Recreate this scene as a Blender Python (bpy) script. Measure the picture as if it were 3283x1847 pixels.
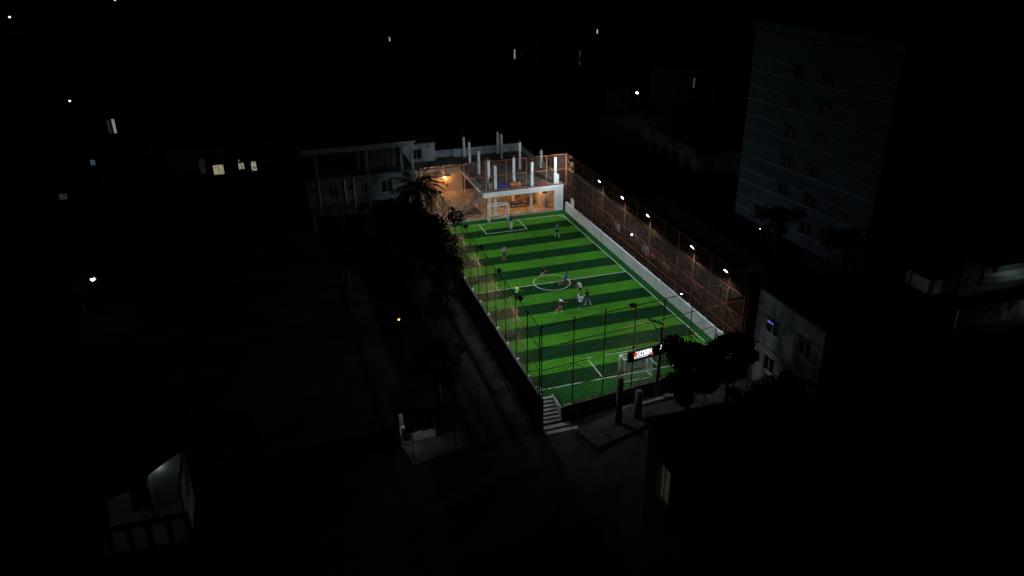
import bpy, bmesh, math, random
import numpy as np
from mathutils import Vector, Matrix

for o in list(bpy.data.objects):
    bpy.data.objects.remove(o, do_unlink=True)
scene = bpy.context.scene
COL = scene.collection
rad = math.radians

# ------------------------------------------------------------------ camera
YAW, PITCH, ROLL, FPX = 0.306355, 0.441569, -0.0120476, 2497.11
_f = Vector((math.sin(YAW)*math.cos(PITCH), math.cos(YAW)*math.cos(PITCH), -math.sin(PITCH)))
_r = Vector((math.cos(YAW), -math.sin(YAW), 0)); _u = _r.cross(_f)
_r2 = _r*math.cos(ROLL)+_u*math.sin(ROLL); _u2 = -_r*math.sin(ROLL)+_u*math.cos(ROLL)
cam_data = bpy.data.cameras.new('camera'); cam = bpy.data.objects.new('camera', cam_data)
COL.objects.link(cam); scene.camera = cam
cam.matrix_world = Matrix(((_r2.x, _u2.x, -_f.x, -24.8324), (_r2.y, _u2.y, -_f.y, -65.4114),
                           (_r2.z, _u2.z, -_f.z, 32.4668), (0, 0, 0, 1)))
cam_data.sensor_width = 36; cam_data.lens = FPX/3283*36
cam_data.clip_start = 0.5; cam_data.clip_end = 3000

# ------------------------------------------------------------------ night sky, faint moon, exposure
world = bpy.data.worlds.new('World'); scene.world = world; world.use_nodes = True
wn = world.node_tree; bg = wn.nodes['Background']
sky = wn.nodes.new('ShaderNodeTexSky'); sky.sky_type = 'NISHITA'; sky.sun_disc = False
sky.sun_elevation = rad(35); sky.sun_rotation = rad(215); sky.altitude = 20
wn.links.new(sky.outputs[0], bg.inputs['Color']); bg.inputs['Strength'].default_value = 0.00035
moon = bpy.data.lights.new('moonlight', 'SUN'); moon.energy = 0.0015; moon.angle = rad(0.5); moon.color = (1, .96, .88)
mo = bpy.data.objects.new('moonlight', moon); COL.objects.link(mo)
mo.rotation_euler = (rad(55), 0, rad(-35))
scene.view_settings.view_transform = 'Standard'; scene.view_settings.look = 'None'
scene.view_settings.exposure = 0; scene.view_settings.gamma = 1
scene.view_settings.use_curve_mapping = False
scene.render.engine = 'CYCLES'
scene.cycles.use_denoising = True
scene.cycles.max_bounces = 6; scene.cycles.diffuse_bounces = 4
FLOOD = 640.0           # radiance of a floodlight lens

# ------------------------------------------------------------------ helpers
def tag(o, label=None, cat=None, group=None, kind=None):
    if label: o['label'] = label
    if cat: o['category'] = cat
    if group: o['group'] = group
    if kind: o['kind'] = kind
    return o
def empty(name, loc=(0, 0, 0), rz=0.0, parent=None):
    o = bpy.data.objects.new(name, None); COL.objects.link(o)
    o.location = loc; o.rotation_euler = (0, 0, rz); o.parent = parent; o.empty_display_size = .2
    return o
def thing(name, label, cat, loc=(0, 0, 0), rz=0.0, group=None):
    return tag(empty(name, loc, rz), label, cat, group)
def link(name, me, parent=None, loc=None, rz=None):
    o = bpy.data.objects.new(name, me); COL.objects.link(o); o.parent = parent
    if loc is not None: o.location = loc
    if rz is not None: o.rotation_euler = (0, 0, rz)
    return o
def copy_tree(o, parent=None):
    c = o.copy(); COL.objects.link(c); c.parent = parent
    for ch in list(o.children): copy_tree(ch, c)
    return c

class MB:
    """collects simple solids into one mesh"""
    def __init__(s): s.v = []; s.f = []
    def add(s, vs, fs):
        n = len(s.v); s.v += [tuple(v) for v in vs]; s.f += [tuple(i+n for i in f) for f in fs]; return s
    def box(s, x0, x1, y0, y1, z0, z1):
        return s.add([(x0,y0,z0),(x1,y0,z0),(x1,y1,z0),(x0,y1,z0),(x0,y0,z1),(x1,y0,z1),(x1,y1,z1),(x0,y1,z1)],
                     [(3,2,1,0),(4,5,6,7),(0,1,5,4),(1,2,6,5),(2,3,7,6),(3,0,4,7)])
    def prism(s, poly, z0, z1):
        n = len(poly)
        return s.add([(x,y,z0) for x,y in poly]+[(x,y,z1) for x,y in poly],
                     [tuple(range(n-1,-1,-1)), tuple(range(n,2*n))]+[(i,(i+1)%n,n+(i+1)%n,n+i) for i in range(n)])
    def bar(s, a, b, w, h=None, n=4):
        return s.tube(a, b, w/2*1.414, n=n, rot=math.pi/4 if n == 4 else 0)
    def tube(s, a, b, r0, r1=None, n=8, rot=0.0, caps=True):
        a = Vector(a); b = Vector(b); r1 = r0 if r1 is None else r1
        d = (b-a).normalized(); up = Vector((0,0,1)) if abs(d.z) < .95 else Vector((0,1,0))
        x = d.cross(up).normalized(); y = x.cross(d)
        vs = []
        for p, r in ((a, r0), (b, r1)):
            for i in range(n):
                t = 2*math.pi*i/n+rot; vs.append(p+x*(math.cos(t)*r)+y*(math.sin(t)*r))
        fs = [(i,(i+1)%n,n+(i+1)%n,n+i) for i in range(n)]
        if caps: fs += [tuple(range(n-1,-1,-1)), tuple(range(n,2*n))]
        return s.add(vs, fs)
    def path(s, pts, r, n=6):
        for a, b in zip(pts[:-1], pts[1:]): s.tube(a, b, r, n=n)
        return s
    def ball(s, c, r, nu=10, nv=7):
        rx, ry, rz_ = (r, r, r) if not hasattr(r, '__len__') else r
        vs = [(c[0], c[1], c[2]-rz_)]
        for j in range(1, nv):
            p = -math.pi/2+math.pi*j/nv
            for i in range(nu):
                t = 2*math.pi*i/nu; vs.append((c[0]+rx*math.cos(p)*math.cos(t), c[1]+ry*math.cos(p)*math.sin(t), c[2]+rz_*math.sin(p)))
        vs.append((c[0], c[1], c[2]+rz_)); L = len(vs)-1
        fs = [(0, 1+(i+1)%nu, 1+i) for i in range(nu)]
        for j in range(nv-2):
            b0 = 1+j*nu; b1 = b0+nu
            fs += [(b0+i, b0+(i+1)%nu, b1+(i+1)%nu, b1+i) for i in range(nu)]
        b0 = 1+(nv-2)*nu
        fs += [(b0+i, b0+(i+1)%nu, L) for i in range(nu)]
        return s.add(vs, fs)
    def quad(s, a, b, c, d): return s.add([a, b, c, d], [(0,1,2,3)])
    def mesh(s, name, mat, smooth=False):
        me = bpy.data.meshes.new(name); me.from_pydata(s.v, [], s.f); me.validate()
        if mat: me.materials.append(mat)
        if smooth: me.polygons.foreach_set('use_smooth', [True]*len(me.polygons))
        me.update(); return me
    def build(s, name, mat, parent=None, loc=None, rz=None, smooth=False):
        return link(name, s.mesh(name, mat, smooth), parent, loc, rz)
def bevel(o, w=.02, seg=1):
    m = o.modifiers.new('bevel', 'BEVEL'); m.width = w; m.segments = seg; m.limit_method = 'ANGLE'; return o
def part_box(name, mat, parent, *b): return MB().box(*b).build(name, mat, parent)

def wall_cells(mb, u0, u1, v0, v1, holes, put):
    """tile the rectangle around rectangular holes with boxes: put(ua, ub, va, vb)"""
    us = sorted({u0, u1, *[h[0] for h in holes], *[h[1] for h in holes]}); vs = sorted({v0, v1, *[h[2] for h in holes], *[h[3] for h in holes]})
    for va, vb in zip(vs[:-1], vs[1:]):
        run = None
        for ua, ub in zip(us[:-1], us[1:]):
            mu, mv = (ua+ub)/2, (va+vb)/2
            solid = not any(h[0] < mu < h[1] and h[2] < mv < h[3] for h in holes)
            if solid: run = (run[0], ub) if run else (ua, ub)
            if (not solid or ub == us[-1]) and run:
                put(run[0], run[1], va, vb); run = None
def wall_y(mat, parent, x0, x1, z0, z1, y, t, holes=(), name='wall'):
    mb = MB(); wall_cells(mb, x0, x1, z0, z1, holes, lambda a, b, c, d: mb.box(a, b, y, y+t, c, d)); return mb.build(name, mat, parent)
def wall_x(mat, parent, y0, y1, z0, z1, x, t, holes=(), name='wall'):
    mb = MB(); wall_cells(mb, y0, y1, z0, z1, holes, lambda a, b, c, d: mb.box(x, x+t, a, b, c, d)); return mb.build(name, mat, parent)
def window_y(parent, x0, x1, z0, z1, y, glass, frame, mull=1, depth=.10):
    """window in a wall facing -y: frame object with pane sub-parts"""
    f = MB(); w = .05
    f.box(x0, x1, y+depth-.03, y+depth+.03, z0, z0+w); f.box(x0, x1, y+depth-.03, y+depth+.03, z1-w, z1)
    f.box(x0, x0+w, y+depth-.03, y+depth+.03, z0+w, z1-w); f.box(x1-w, x1, y+depth-.03, y+depth+.03, z0+w, z1-w)
    n = mull+1; xs = [x0+w+(x1-x0-2*w)*i/n for i in range(n+1)]
    for x in xs[1:-1]: f.box(x-w/2, x+w/2, y+depth-.028, y+depth+.028, z0+w, z1-w)
    fo = f.build('window', frame, parent)
    for a, b in zip(xs[:-1], xs[1:]):
        MB().box(a+w/2, b-w/2, y+depth-.005, y+depth+.005, z0+w, z1-w).build('pane', glass, fo)
    return fo
def window_x(parent, y0, y1, z0, z1, x, glass, frame, mull=1, depth=.10):
    f = MB(); w = .05
    f.box(x+depth-.03, x+depth+.03, y0, y1, z0, z0+w); f.box(x+depth-.03, x+depth+.03, y0, y1, z1-w, z1)
    f.box(x+depth-.03, x+depth+.03, y0, y0+w, z0+w, z1-w); f.box(x+depth-.03, x+depth+.03, y1-w, y1, z0+w, z1-w)
    n = mull+1; ys = [y0+w+(y1-y0-2*w)*i/n for i in range(n+1)]
    for q in ys[1:-1]: f.box(x+depth-.028, x+depth+.028, q-w/2, q+w/2, z0+w, z1-w)
    fo = f.build('window', frame, parent)
    for a, b in zip(ys[:-1], ys[1:]):
        MB().box(x+depth-.005, x+depth+.005, a+w/2, b-w/2, z0+w, z1-w).build('pane', glass, fo)
    return fo

# ------------------------------------------------------------------ materials
def _ramp(nt, src, c0, c1, p0=.35, p1=.65):
    r = nt.nodes.new('ShaderNodeValToRGB'); e = r.color_ramp.elements
    e[0].position = p0; e[0].color = (*c0, 1); e[1].position = p1; e[1].color = (*c1, 1)
    nt.links.new(src, r.inputs[0]); return r.outputs[0]
def mat(name, c0, c1=None, scale=2.0, rough=.85, bump=0.0, detail=6, metallic=0.0, spec=.3, p0=.35, p1=.65, stretch=(1,1,1), trans=0.0):
    m = bpy.data.materials.new(name); m.use_nodes = True; nt = m.node_tree; b = nt.nodes['Principled BSDF']
    b.inputs['Roughness'].default_value = rough; b.inputs['Metallic'].default_value = metallic
    b.inputs['Specular IOR Level'].default_value = spec
    tc = nt.nodes.new('ShaderNodeTexCoord'); mp = nt.nodes.new('ShaderNodeMapping'); mp.inputs['Scale'].default_value = stretch
    nt.links.new(tc.outputs['Object'], mp.inputs[0])
    n = nt.nodes.new('ShaderNodeTexNoise'); n.inputs['Scale'].default_value = scale; n.inputs['Detail'].default_value = detail
    nt.links.new(mp.outputs[0], n.inputs['Vector'])
    c1 = c1 or tuple(v*.75 for v in c0)
    nt.links.new(_ramp(nt, n.outputs['Fac'], c1, c0, p0, p1), b.inputs['Base Color'])
    if bump:
        bp = nt.nodes.new('ShaderNodeBump'); bp.inputs['Strength'].default_value = bump; bp.inputs['Distance'].default_value = .02
        nt.links.new(n.outputs['Fac'], bp.inputs['Height']); nt.links.new(bp.outputs[0], b.inputs['Normal'])
    return m
def emit(name, col, strength, pattern=None, scale=8, dark=.5):
    m = bpy.data.materials.new(name); m.use_nodes = True; nt = m.node_tree; nt.nodes.remove(nt.nodes['Principled BSDF'])
    e = nt.nodes.new('ShaderNodeEmission'); e.inputs['Strength'].default_value = strength; e.inputs['Color'].default_value = (*col, 1)
    if pattern:
        tc = nt.nodes.new('ShaderNodeTexCoord')
        t = nt.nodes.new('ShaderNodeTexVoronoi' if pattern == 'curtain' else 'ShaderNodeTexNoise'); t.inputs['Scale'].default_value = scale
        nt.links.new(tc.outputs['Object'], t.inputs['Vector'])
        nt.links.new(_ramp(nt, t.outputs[0], tuple(c*dark for c in col), col, .3, .6), e.inputs['Color'])
    nt.links.new(e.outputs[0], nt.nodes['Material Output'].inputs['Surface']); return m

M = {}
def turf(name, c):
    m = bpy.data.materials.new(name); m.use_nodes = True; nt = m.node_tree; b = nt.nodes['Principled BSDF']
    b.inputs['Roughness'].default_value = .95; b.inputs['Specular IOR Level'].default_value = .03
    b.inputs['Sheen Weight'].default_value = .0
    tc = nt.nodes.new('ShaderNodeTexCoord')
    big = nt.nodes.new('ShaderNodeTexNoise'); big.inputs['Scale'].default_value = .55; big.inputs['Detail'].default_value = 5
    fine = nt.nodes.new('ShaderNodeTexNoise'); fine.inputs['Scale'].default_value = 7; fine.inputs['Detail'].default_value = 4
    for t in (big, fine): nt.links.new(tc.outputs['Object'], t.inputs['Vector'])
    a = _ramp(nt, big.outputs['Fac'], tuple(v*.82 for v in c), tuple(v*1.12 for v in c), .3, .7)
    d = _ramp(nt, fine.outputs['Fac'], (.42,.42,.42), (1.32,1.32,1.32), .34, .66)
    mx = nt.nodes.new('ShaderNodeMix'); mx.data_type = 'RGBA'; mx.blend_type = 'MULTIPLY'; mx.inputs['Factor'].default_value = 1
    nt.links.new(a, mx.inputs['A']); nt.links.new(d, mx.inputs['B']); nt.links.new(mx.outputs['Result'], b.inputs['Base Color'])
    bp = nt.nodes.new('ShaderNodeBump'); bp.inputs['Strength'].default_value = .5; bp.inputs['Distance'].default_value = .03
    nt.links.new(fine.outputs['Fac'], bp.inputs['Height']); nt.links.new(bp.outputs[0], b.inputs['Normal'])
    return m
M['turf_light'] = turf('light_turf', (.056, .225, .017))
M['turf_dark'] = turf('dark_turf', (.0080, .043, .0125))
M['turf_mid'] = turf('border_turf', (.016, .108, .020))
M['line'] = mat('line_paint', (.72, .74, .70), (.55, .58, .52), 9)
M['ground'] = mat('dirt_ground', (.055, .05, .04), (.018, .021, .012), .25, .95, .2, 9)
M['road'] = mat('packed_road', (.050, .047, .043), (.015, .014, .013), .8, .95, .2, 9)
M['conc'] = mat('concrete', (.36, .36, .34), (.22, .22, .21), 1.3, .9, .15, 9)
M['step'] = mat('pale_cement_step', (.52, .50, .47), (.36, .35, .33), 3, .9)
M['conc_dark'] = mat('weathered_concrete', (.20, .20, .185), (.08, .08, .075), .9, .92, .2, 9)
M['white_wall'] = mat('white_plaster', (.74, .76, .77), (.60, .62, .62), .9, .8, .05, 9)
M['pale_wall'] = mat('pale_plaster', (.34, .38, .40), (.22, .25, .265), .7, .85, .05, 9)
M['stained'] = mat('stained_plaster', (.33, .36, .365), (.10, .11, .11), .9, .9, .1, 10, p0=.38, p1=.60, stretch=(1,1,.6))
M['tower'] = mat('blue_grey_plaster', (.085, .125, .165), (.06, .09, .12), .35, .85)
M['ledge'] = mat('pale_ledge_paint', (.40, .42, .44), None, 3)
M['house_wall'] = mat('dimmed_pale_plaster', (.13, .16, .172), (.075, .092, .10), .7, .9, .05, 9)  # darker copy of the pale plaster for houses that get little light
M['dark_render'] = mat('unlit_dark_render', (.055, .055, .05), (.025, .025, .022), .8, .95)  # darkened so background walls stay near black despite floodlight spill
M['brick'] = mat('red_brown_brick', (.085, .060, .052), (.022, .019, .018), 1.1, .95, .3, 10, stretch=(1, 1, 2.5))
M['dark_roof'] = mat('dark_roof_felt', (.05, .05, .048), (.025, .025, .024), 1.5, .95)
M['orange_steel'] = mat('red_oxide_steel', (.40, .15, .075), (.25, .095, .05), 6, .8, spec=.12)
M['net'] = mat('brown_net_cord', (.42, .24, .17), (.30, .17, .12), 2, .8)
M['goal_white'] = mat('white_enamel', (.80, .82, .82), (.7, .72, .72), 4, .35)
M['goal_net'] = mat('white_net_cord', (.62, .64, .62), None, 4, .8)
M['black'] = mat('black_metal', (.025, .025, .027), None, 5, .5)
M['dark_steel'] = mat('dark_steel', (.06, .05, .045), (.03, .027, .025), 6, .5)
M['glass'] = mat('dark_glass', (.012, .014, .016), None, 2, .35, spec=.15)
M['alu'] = mat('aluminium_frame', (.36, .38, .39), None, 4, .4)
M['wood'] = mat('dark_wood', (.09, .055, .03), None, 6, .7)
M['lens'] = emit('floodlight_lens', (.84, .93, 1.0), FLOOD)
M['lens_far'] = emit('strong_floodlight_lens', (.84, .93, 1.0), FLOOD*1.9)
M['bulb_white'] = emit('white_bulb', (.93, .96, 1.0), 40)
M['bulb_warm'] = emit('warm_bulb', (1.0, .42, .10), 900)
M['bark'] = mat('grey_bark', (.16, .13, .10), (.07, .055, .045), 5, .95, .4)
M['leaf'] = mat('dark_leaf', (.017, .025, .010), (.007, .011, .005), .9, .9, spec=.03)
M['palm_leaf'] = mat('palm_leaf', (.026, .036, .013), (.012, .018, .007), 1.2, .7, spec=.1)
M['striping'] = mat('ground_striping', (.042, .042, .040), (.018, .017, .016), .8, .6, metallic=.3)
M['paint_green'] = mat('faded_poster', (.55, .62, .58), (.40, .47, .44), 6)
M['red_cloth'] = mat('red_plastic', (.80, .03, .03), None, 5, .4)

# =================================================================== SETTING
NEARY = lambda x: -20.9+.125*(x+8.7)      # the near end of the pitch runs slightly askew
G = -1.1
GO = -1.5
gnd = MB().quad((-900,-500,G),(900,-500,G),(900,1300,G),(-900,1300,G)).build('ground', M['ground']); tag(gnd, kind='structure')

# raised platform carrying the pitch
plat = MB().prism([(-7.0, NEARY(-7)-.15), (9.3, NEARY(9.3)-.15), (9.3, 19.45), (-8.85, 19.45), (-8.85, -18.9), (-7.0, -18.9)], G-.3, -.02).build('pitch_platform', M['conc_dark'])
tag(plat, kind='structure')
pitch = tag(empty('pitch', (0, 0, 0)), kind='structure')
XL, XR, XE = -8.60, 8.06, 8.85
for k in range(18):
    y1 = 18-2*k; y0 = y1-2
    MB().quad((XL,y0,0),(XR,y0,0),(XR,y1,0),(XL,y1,0)).build('turf_strip', M['turf_light' if k % 2 == 0 else 'turf_dark'], pitch)
MB().quad((XL,18,0),(XE,18,0),(XE,19.45,0),(XL,19.45,0)).build('turf_border', M['turf_mid'], pitch)
MB().quad((XR,-18,0),(XE,-18,0),(XE,18,0),(XR,18,0)).build('turf_border', M['turf_mid'], pitch)
MB().quad((-7.0,NEARY(-7)+.1,0),(XE,NEARY(XE)+.1,0),(XE,-18,0),(-7.0,-18,0)).build('turf_border', M['turf_mid'], pitch)
MB().quad((XL,-18.88,0),(-7.0,-18.88,0),(-7.0,-18,0),(XL,-18,0)).build('turf_border', M['turf_mid'], pitch)
W, LW = 8.06, .07
def pline(name, x0, x1, y0, y1): return MB().quad((x0,y0,.004),(x1,y0,.004),(x1,y1,.004),(x0,y1,.004)).build(name, M['line'], pitch)
pline('touch_line', W-LW/2, W+LW/2, -18-LW/2, 18+LW/2); pline('touch_line', -W-LW/2, -W+LW/2, -18-LW/2, 18+LW/2)
for y in (18, -18): pline('goal_line', -W+LW/2, W-LW/2, y-LW/2, y+LW/2)
pline('halfway_line', -W+LW/2, W-LW/2, -LW/2, LW/2)
def arc(name, cx, cy, r, a0, a1, n, z=.008):
    mb = MB()
    for i in range(n):
        t0 = a0+(a1-a0)*i/n; t1 = a0+(a1-a0)*(i+1)/n
        P = lambda t, q: (cx+q*math.cos(t), cy+q*math.sin(t), z)
        mb.quad(P(t0, r-LW/2), P(t0, r+LW/2), P(t1, r+LW/2), P(t1, r-LW/2))
    return mb.build(name, M['line'], pitch)
arc('centre_circle', 0, 0, 1.81, 0, 2*math.pi, 72)
MB().add([(.14*math.cos(i*.5236), .14*math.sin(i*.5236), .012) for i in range(12)], [tuple(range(12))]).build('centre_spot', M['line'], pitch)
for sx, sy, a in ((1,1,math.pi), (-1,1,1.5*math.pi), (-1,-1,0), (1,-1,.5*math.pi)):
    arc('corner_arc', sx*W, sy*18, .6, a, a+math.pi/2, 12)
for s in (1, -1):
    ya, yb = sorted((s*18, s*(18-3.24)))
    for x in (-2.44, 2.44): pline('goal_area_line', x-LW/2, x+LW/2, ya+(LW/2 if s < 0 else 0), yb-(LW/2 if s > 0 else 0))
    yy = s*(18-3.24); mb = MB().quad((-2.44-LW/2, yy-LW/2, .008), (2.44+LW/2, yy-LW/2, .008), (2.44+LW/2, yy+LW/2, .008), (-2.44-LW/2, yy+LW/2, .008)); mb.build('goal_area_line', M['line'], pitch)
kerb = MB().prism([(-6.8, NEARY(-6.8)-.12), (9.3, NEARY(9.3)-.12), (9.3, NEARY(9.3)+.1), (-6.8, NEARY(-6.8)+.1)], -.015, .10).build('kerb', M['conc']); tag(kerb, kind='structure')

path_ = MB().prism([(-11.4,-23.5),(-8.87,-22.5),(-8.87,20),(-10.9,20),(-10.8,6),(-11.2,-4),(-10.8,-12)], G, G+.02).build('side_path', M['road']); tag(path_, kind='structure')
lane = MB().prism([(9.32,-20),(11.98,-20),(11.98,40),(9.32,40)], G, G+.02).build('alley', M['road']); tag(lane, kind='structure')
road = MB().prism([(12.5,26.5),(60,24),(60,31),(12.5,33.5)], G, G+.02).build('road', M['road']); tag(road, kind='structure')
lot = MB().prism([(-6.4,-24.5),(3,-23.2),(3,-20.2),(-6.6,-21.2)], G, G+.02).build('forecourt', M['road']); tag(lot, kind='structure')

# --------------------------------------------------- boundary walls of the pitch
PY = [19.95-2.783*k for k in range(15)]           # right fence posts
bw = thing('boundary_wall', 'long low white plastered wall along the right touchline of the pitch', 'wall', (8.95, 0, 0))
edges = [18.75]+PY[1:-1]+[-18.75]
for k in range(len(edges)-1):
    bevel(MB().box(-.09, .10, edges[k+1]+.11, edges[k]-.11, 0.002, 1.21).build('panel', M['white_wall'], bw), .015)
for y in edges: bevel(MB().box(-.15, .16, y-.108, y+.108, 0.003, 1.235).build('pier', M['white_wall'], bw), .015)
lw = thing('boundary_wall', 'dark bare retaining wall along the left side of the pitch above the path', 'wall', (-8.76, 0, 0))
LPY = [-20.85+2.68*j for j in range(16)]          # left fence posts
MB().box(-.10, .10, -21.45, 19.6, G+.021, 1.55).build('wall', M['conc_dark'], lw)
for y in LPY: bevel(MB().box(-.03, .20, y-.11, y+.11, .02, 1.60).build('pier', M['white_wall'], lw), .015)

# --------------------------------------------------- fences
def net_mesh(p0, p1, z0, z1, sp=.16, w=.013):
    mb = MB(); p0 = Vector((*p0, 0)); p1 = Vector((*p1, 0)); L = (p1-p0).length; d = (p1-p0)/L
    n = int(L/sp)
    for i in range(1, n):
        q = p0+d*(i*L/n); mb.tube((q.x, q.y, z0), (q.x, q.y, z1), w/2*1.3, n=3, caps=False)
    m = int((z1-z0)/sp)
    for j in range(1, m):
        z = z0+(z1-z0)*j/m; mb.tube((p0.x, p0.y, z), (p1.x, p1.y, z), w/2*1.3, n=3, caps=False)
    return mb
def fence(label, P, z0, z1, rails, low, mid, star, bottom=None, tall=(), netw=.008, thick=(), open_first=False, pr=.045, rr=.031):
    f = thing('fence', label, 'fence', (P[0][0], P[0][1], z0))
    O = Vector((P[0][0], P[0][1], z0))
    def L(p, z): return (p[0]-O.x, p[1]-O.y, z-O.z)
    for i, p in enumerate(P):
        r = .062 if i in thick else pr
        MB().tube(L(p, z0), L(p, z1+(.32 if i in tall else .03)), r, n=8).build('post', M['orange_steel'], f, smooth=True)
    d = Vector((P[-1][0]-P[0][0], P[-1][1]-P[0][1], 0)).normalized(); off = Vector((d.y, -d.x, 0))*.0
    for z in rails:
        for a, b in list(zip(P[:-1], P[1:]))[1 if (open_first and z < 3) else 0:]:
            A = Vector(L(a, z))+d*.04+off; B = Vector(L(b, z))-d*.04+off
            MB().tube(A, B, rr, n=6).build('rail', M['orange_steel'], f, smooth=True)
    for i, p in enumerate(P):
        if i % 2 == star:
            for j in (i-1, i+1):
                if 0 <= j < len(P):
                    dv = Vector((P[j][0]-p[0], P[j][1]-p[1], 0)).normalized()
                    A = Vector(L(p, low))+dv*.05; B = Vector(L(P[j], mid))-dv*.05
                    MB().tube(A, B, rr*.75, n=6).build('brace', M['orange_steel'], f, smooth=True)
    if bottom is not None:
        for a, b in list(zip(P[:-1], P[1:]))[1 if open_first else 0:]:
            dv = Vector((b[0]-a[0], b[1]-a[1], 0)).normalized(); nv = Vector((dv.y, -dv.x, 0))*.02
            for A, B, s in ((L(a, bottom), L(b, low), 1), (L(a, low), L(b, bottom), -1)):
                MB().tube(Vector(A)+dv*.05+nv*s, Vector(B)-dv*.05+nv*s, .018, n=6).build('brace', M['orange_steel'], f, smooth=True)
    else:
        for a, b in zip(P[:-1], P[1:]):
            m_ = ((a[0]+b[0])/2, (a[1]+b[1])/2)
            MB().tube(L(m_, z0), L(m_, low-.02), .014, n=6).build('stub', M['orange_steel'], f, smooth=True)
    nt = net_mesh((0, 0), (P[-1][0]-P[0][0], P[-1][1]-P[0][1]), .02, z1-z0, w=netw)
    no = nt.build('net', M['net'], f); no['kind'] = 'stuff'
    return f
fence('tall rust red steel fence with netting above the white wall, right side of the pitch', [(9.175, y) for y in PY], 1.21, 7.06, (7.06, 5.385, 3.573, 2.0), 2.0, 3.573, 0, netw=.0032, pr=.031, rr=.021)
fence('tall rust red steel fence with netting, left side of the pitch above the dark wall', [(-8.75, y) for y in LPY], 1.60, 7.06, (7.06, 5.385, 3.573, 2.0), 2.0, 3.573, 1, netw=.0065)
FX = [9.15, 6.58, 4.03, 1.55, -.98, -3.58, -6.06, -8.66]
fence('tall rust red steel fence with netting behind the far goal', [(x, 19.62) for x in FX], 0.0, 7.03, (7.03, 5.2, 3.36, 1.62, .16), 1.62, 3.36, 1, .16, thick=(4,), tall=(4,), netw=.005)
NX = [-8.62+2.535*i for i in range(8)]
fence('tall rust red steel fence with netting behind the near goal, by the staircase', [(x, NEARY(x)) for x in NX], 0.0, 7.06, (7.06, 5.385, 3.573, 1.66, .14), 1.66, 3.573, 0, .14, tall=(0, 1, 2), netw=.004, open_first=True)

# --------------------------------------------------- floodlights
def flood(loc, az, tilt, label, group, lens='lens', added_visor=0.0):
    """flat LED floodlight on a bracket: az = heading of the beam, tilt = degrees below the horizon"""
    t = thing('floodlight', label, 'floodlight', loc, 0, group)
    t.rotation_euler = (0, 0, az)
    R = Matrix.Rotation(-tilt, 4, 'X')            # beam along local +y, tipped down
    def tr(mb):
        mb.v = [tuple(R @ Vector(v)) for v in mb.v]; return mb
    h = MB().box(-.20, .20, -.10, .03, -.15, .15)
    for i in range(7): x = -.18+.06*i; h.box(x-.008, x+.008, -.16, -.101, -.13, .13)
    h.box(-.23, -.205, -.02, .07, -.17, .17); h.box(.205, .23, -.02, .07, -.17, .17)
    h.box(-.204, .204, -.02, .07, .155, .17); h.box(-.204, .204, -.02, .07, -.17, -.155)
    tr(h).build('housing', M['black'], t)
    if added_visor: tr(MB().box(-.23, .23, .072, added_visor, .171, .183)).build('added_visor', M['black'], t)  # added to cut the beam's spill onto the tower
    tr(MB().quad((-.19,.035,-.14),(-.19,.035,.14),(.19,.035,.14),(.19,.035,-.14))).build('lens', M[lens], t)
    b = MB().path([(-.25,0,0), (-.25,-.28,.02), (.25,-.28,.02), (.25,0,0)], .018, 6); b.tube((0,-.28,.02), (0,-.52,.02), .022, n=6)
    b.build('bracket', M['black'], t)
    return t
RL = [17.17, 8.65, 2.9, -2.74, -11.09, -16.41]
ordn = ['farthest one', 'second from the far end', 'third from the far end', 'fourth from the far end', 'fifth from the far end', 'nearest one']
for i, y in enumerate(RL):
    flood((8.66, y, 6.93), rad(90 if i else 42), rad(40 if i else 24), 'small lit white floodlight on the right fence, '+ordn[i], 'floodlights on the right fence', 'lens' if i else 'lens_far')
LL_ = [(16.7, 'hidden among foliage by the far corner'), (11.2, 'behind the palm'), (5.9, 'behind the broad dark tree'), (.62, 'at the edge of the dark tree'), (-4.78, 'second clear of the tree'), (-10.02, 'beside the player in the green bib'), (-15.44, 'nearest the staircase corner')]
for y, w_ in LL_:
    flood((-8.36, y, 6.72), rad(-90 if y < 14 else -58), rad(42 if y < 14 else 22), 'black floodlight on the left fence, '+w_, 'floodlights on the left fence', 'lens' if y < 14 else 'lens_far', added_visor=.32 if y < 14 else 0)
flood((-1.02, NEARY(-1)+.5, 6.82), rad(7), rad(42), 'black floodlight seen from behind on top of the near fence', 'floodlight on the near fence')

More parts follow.
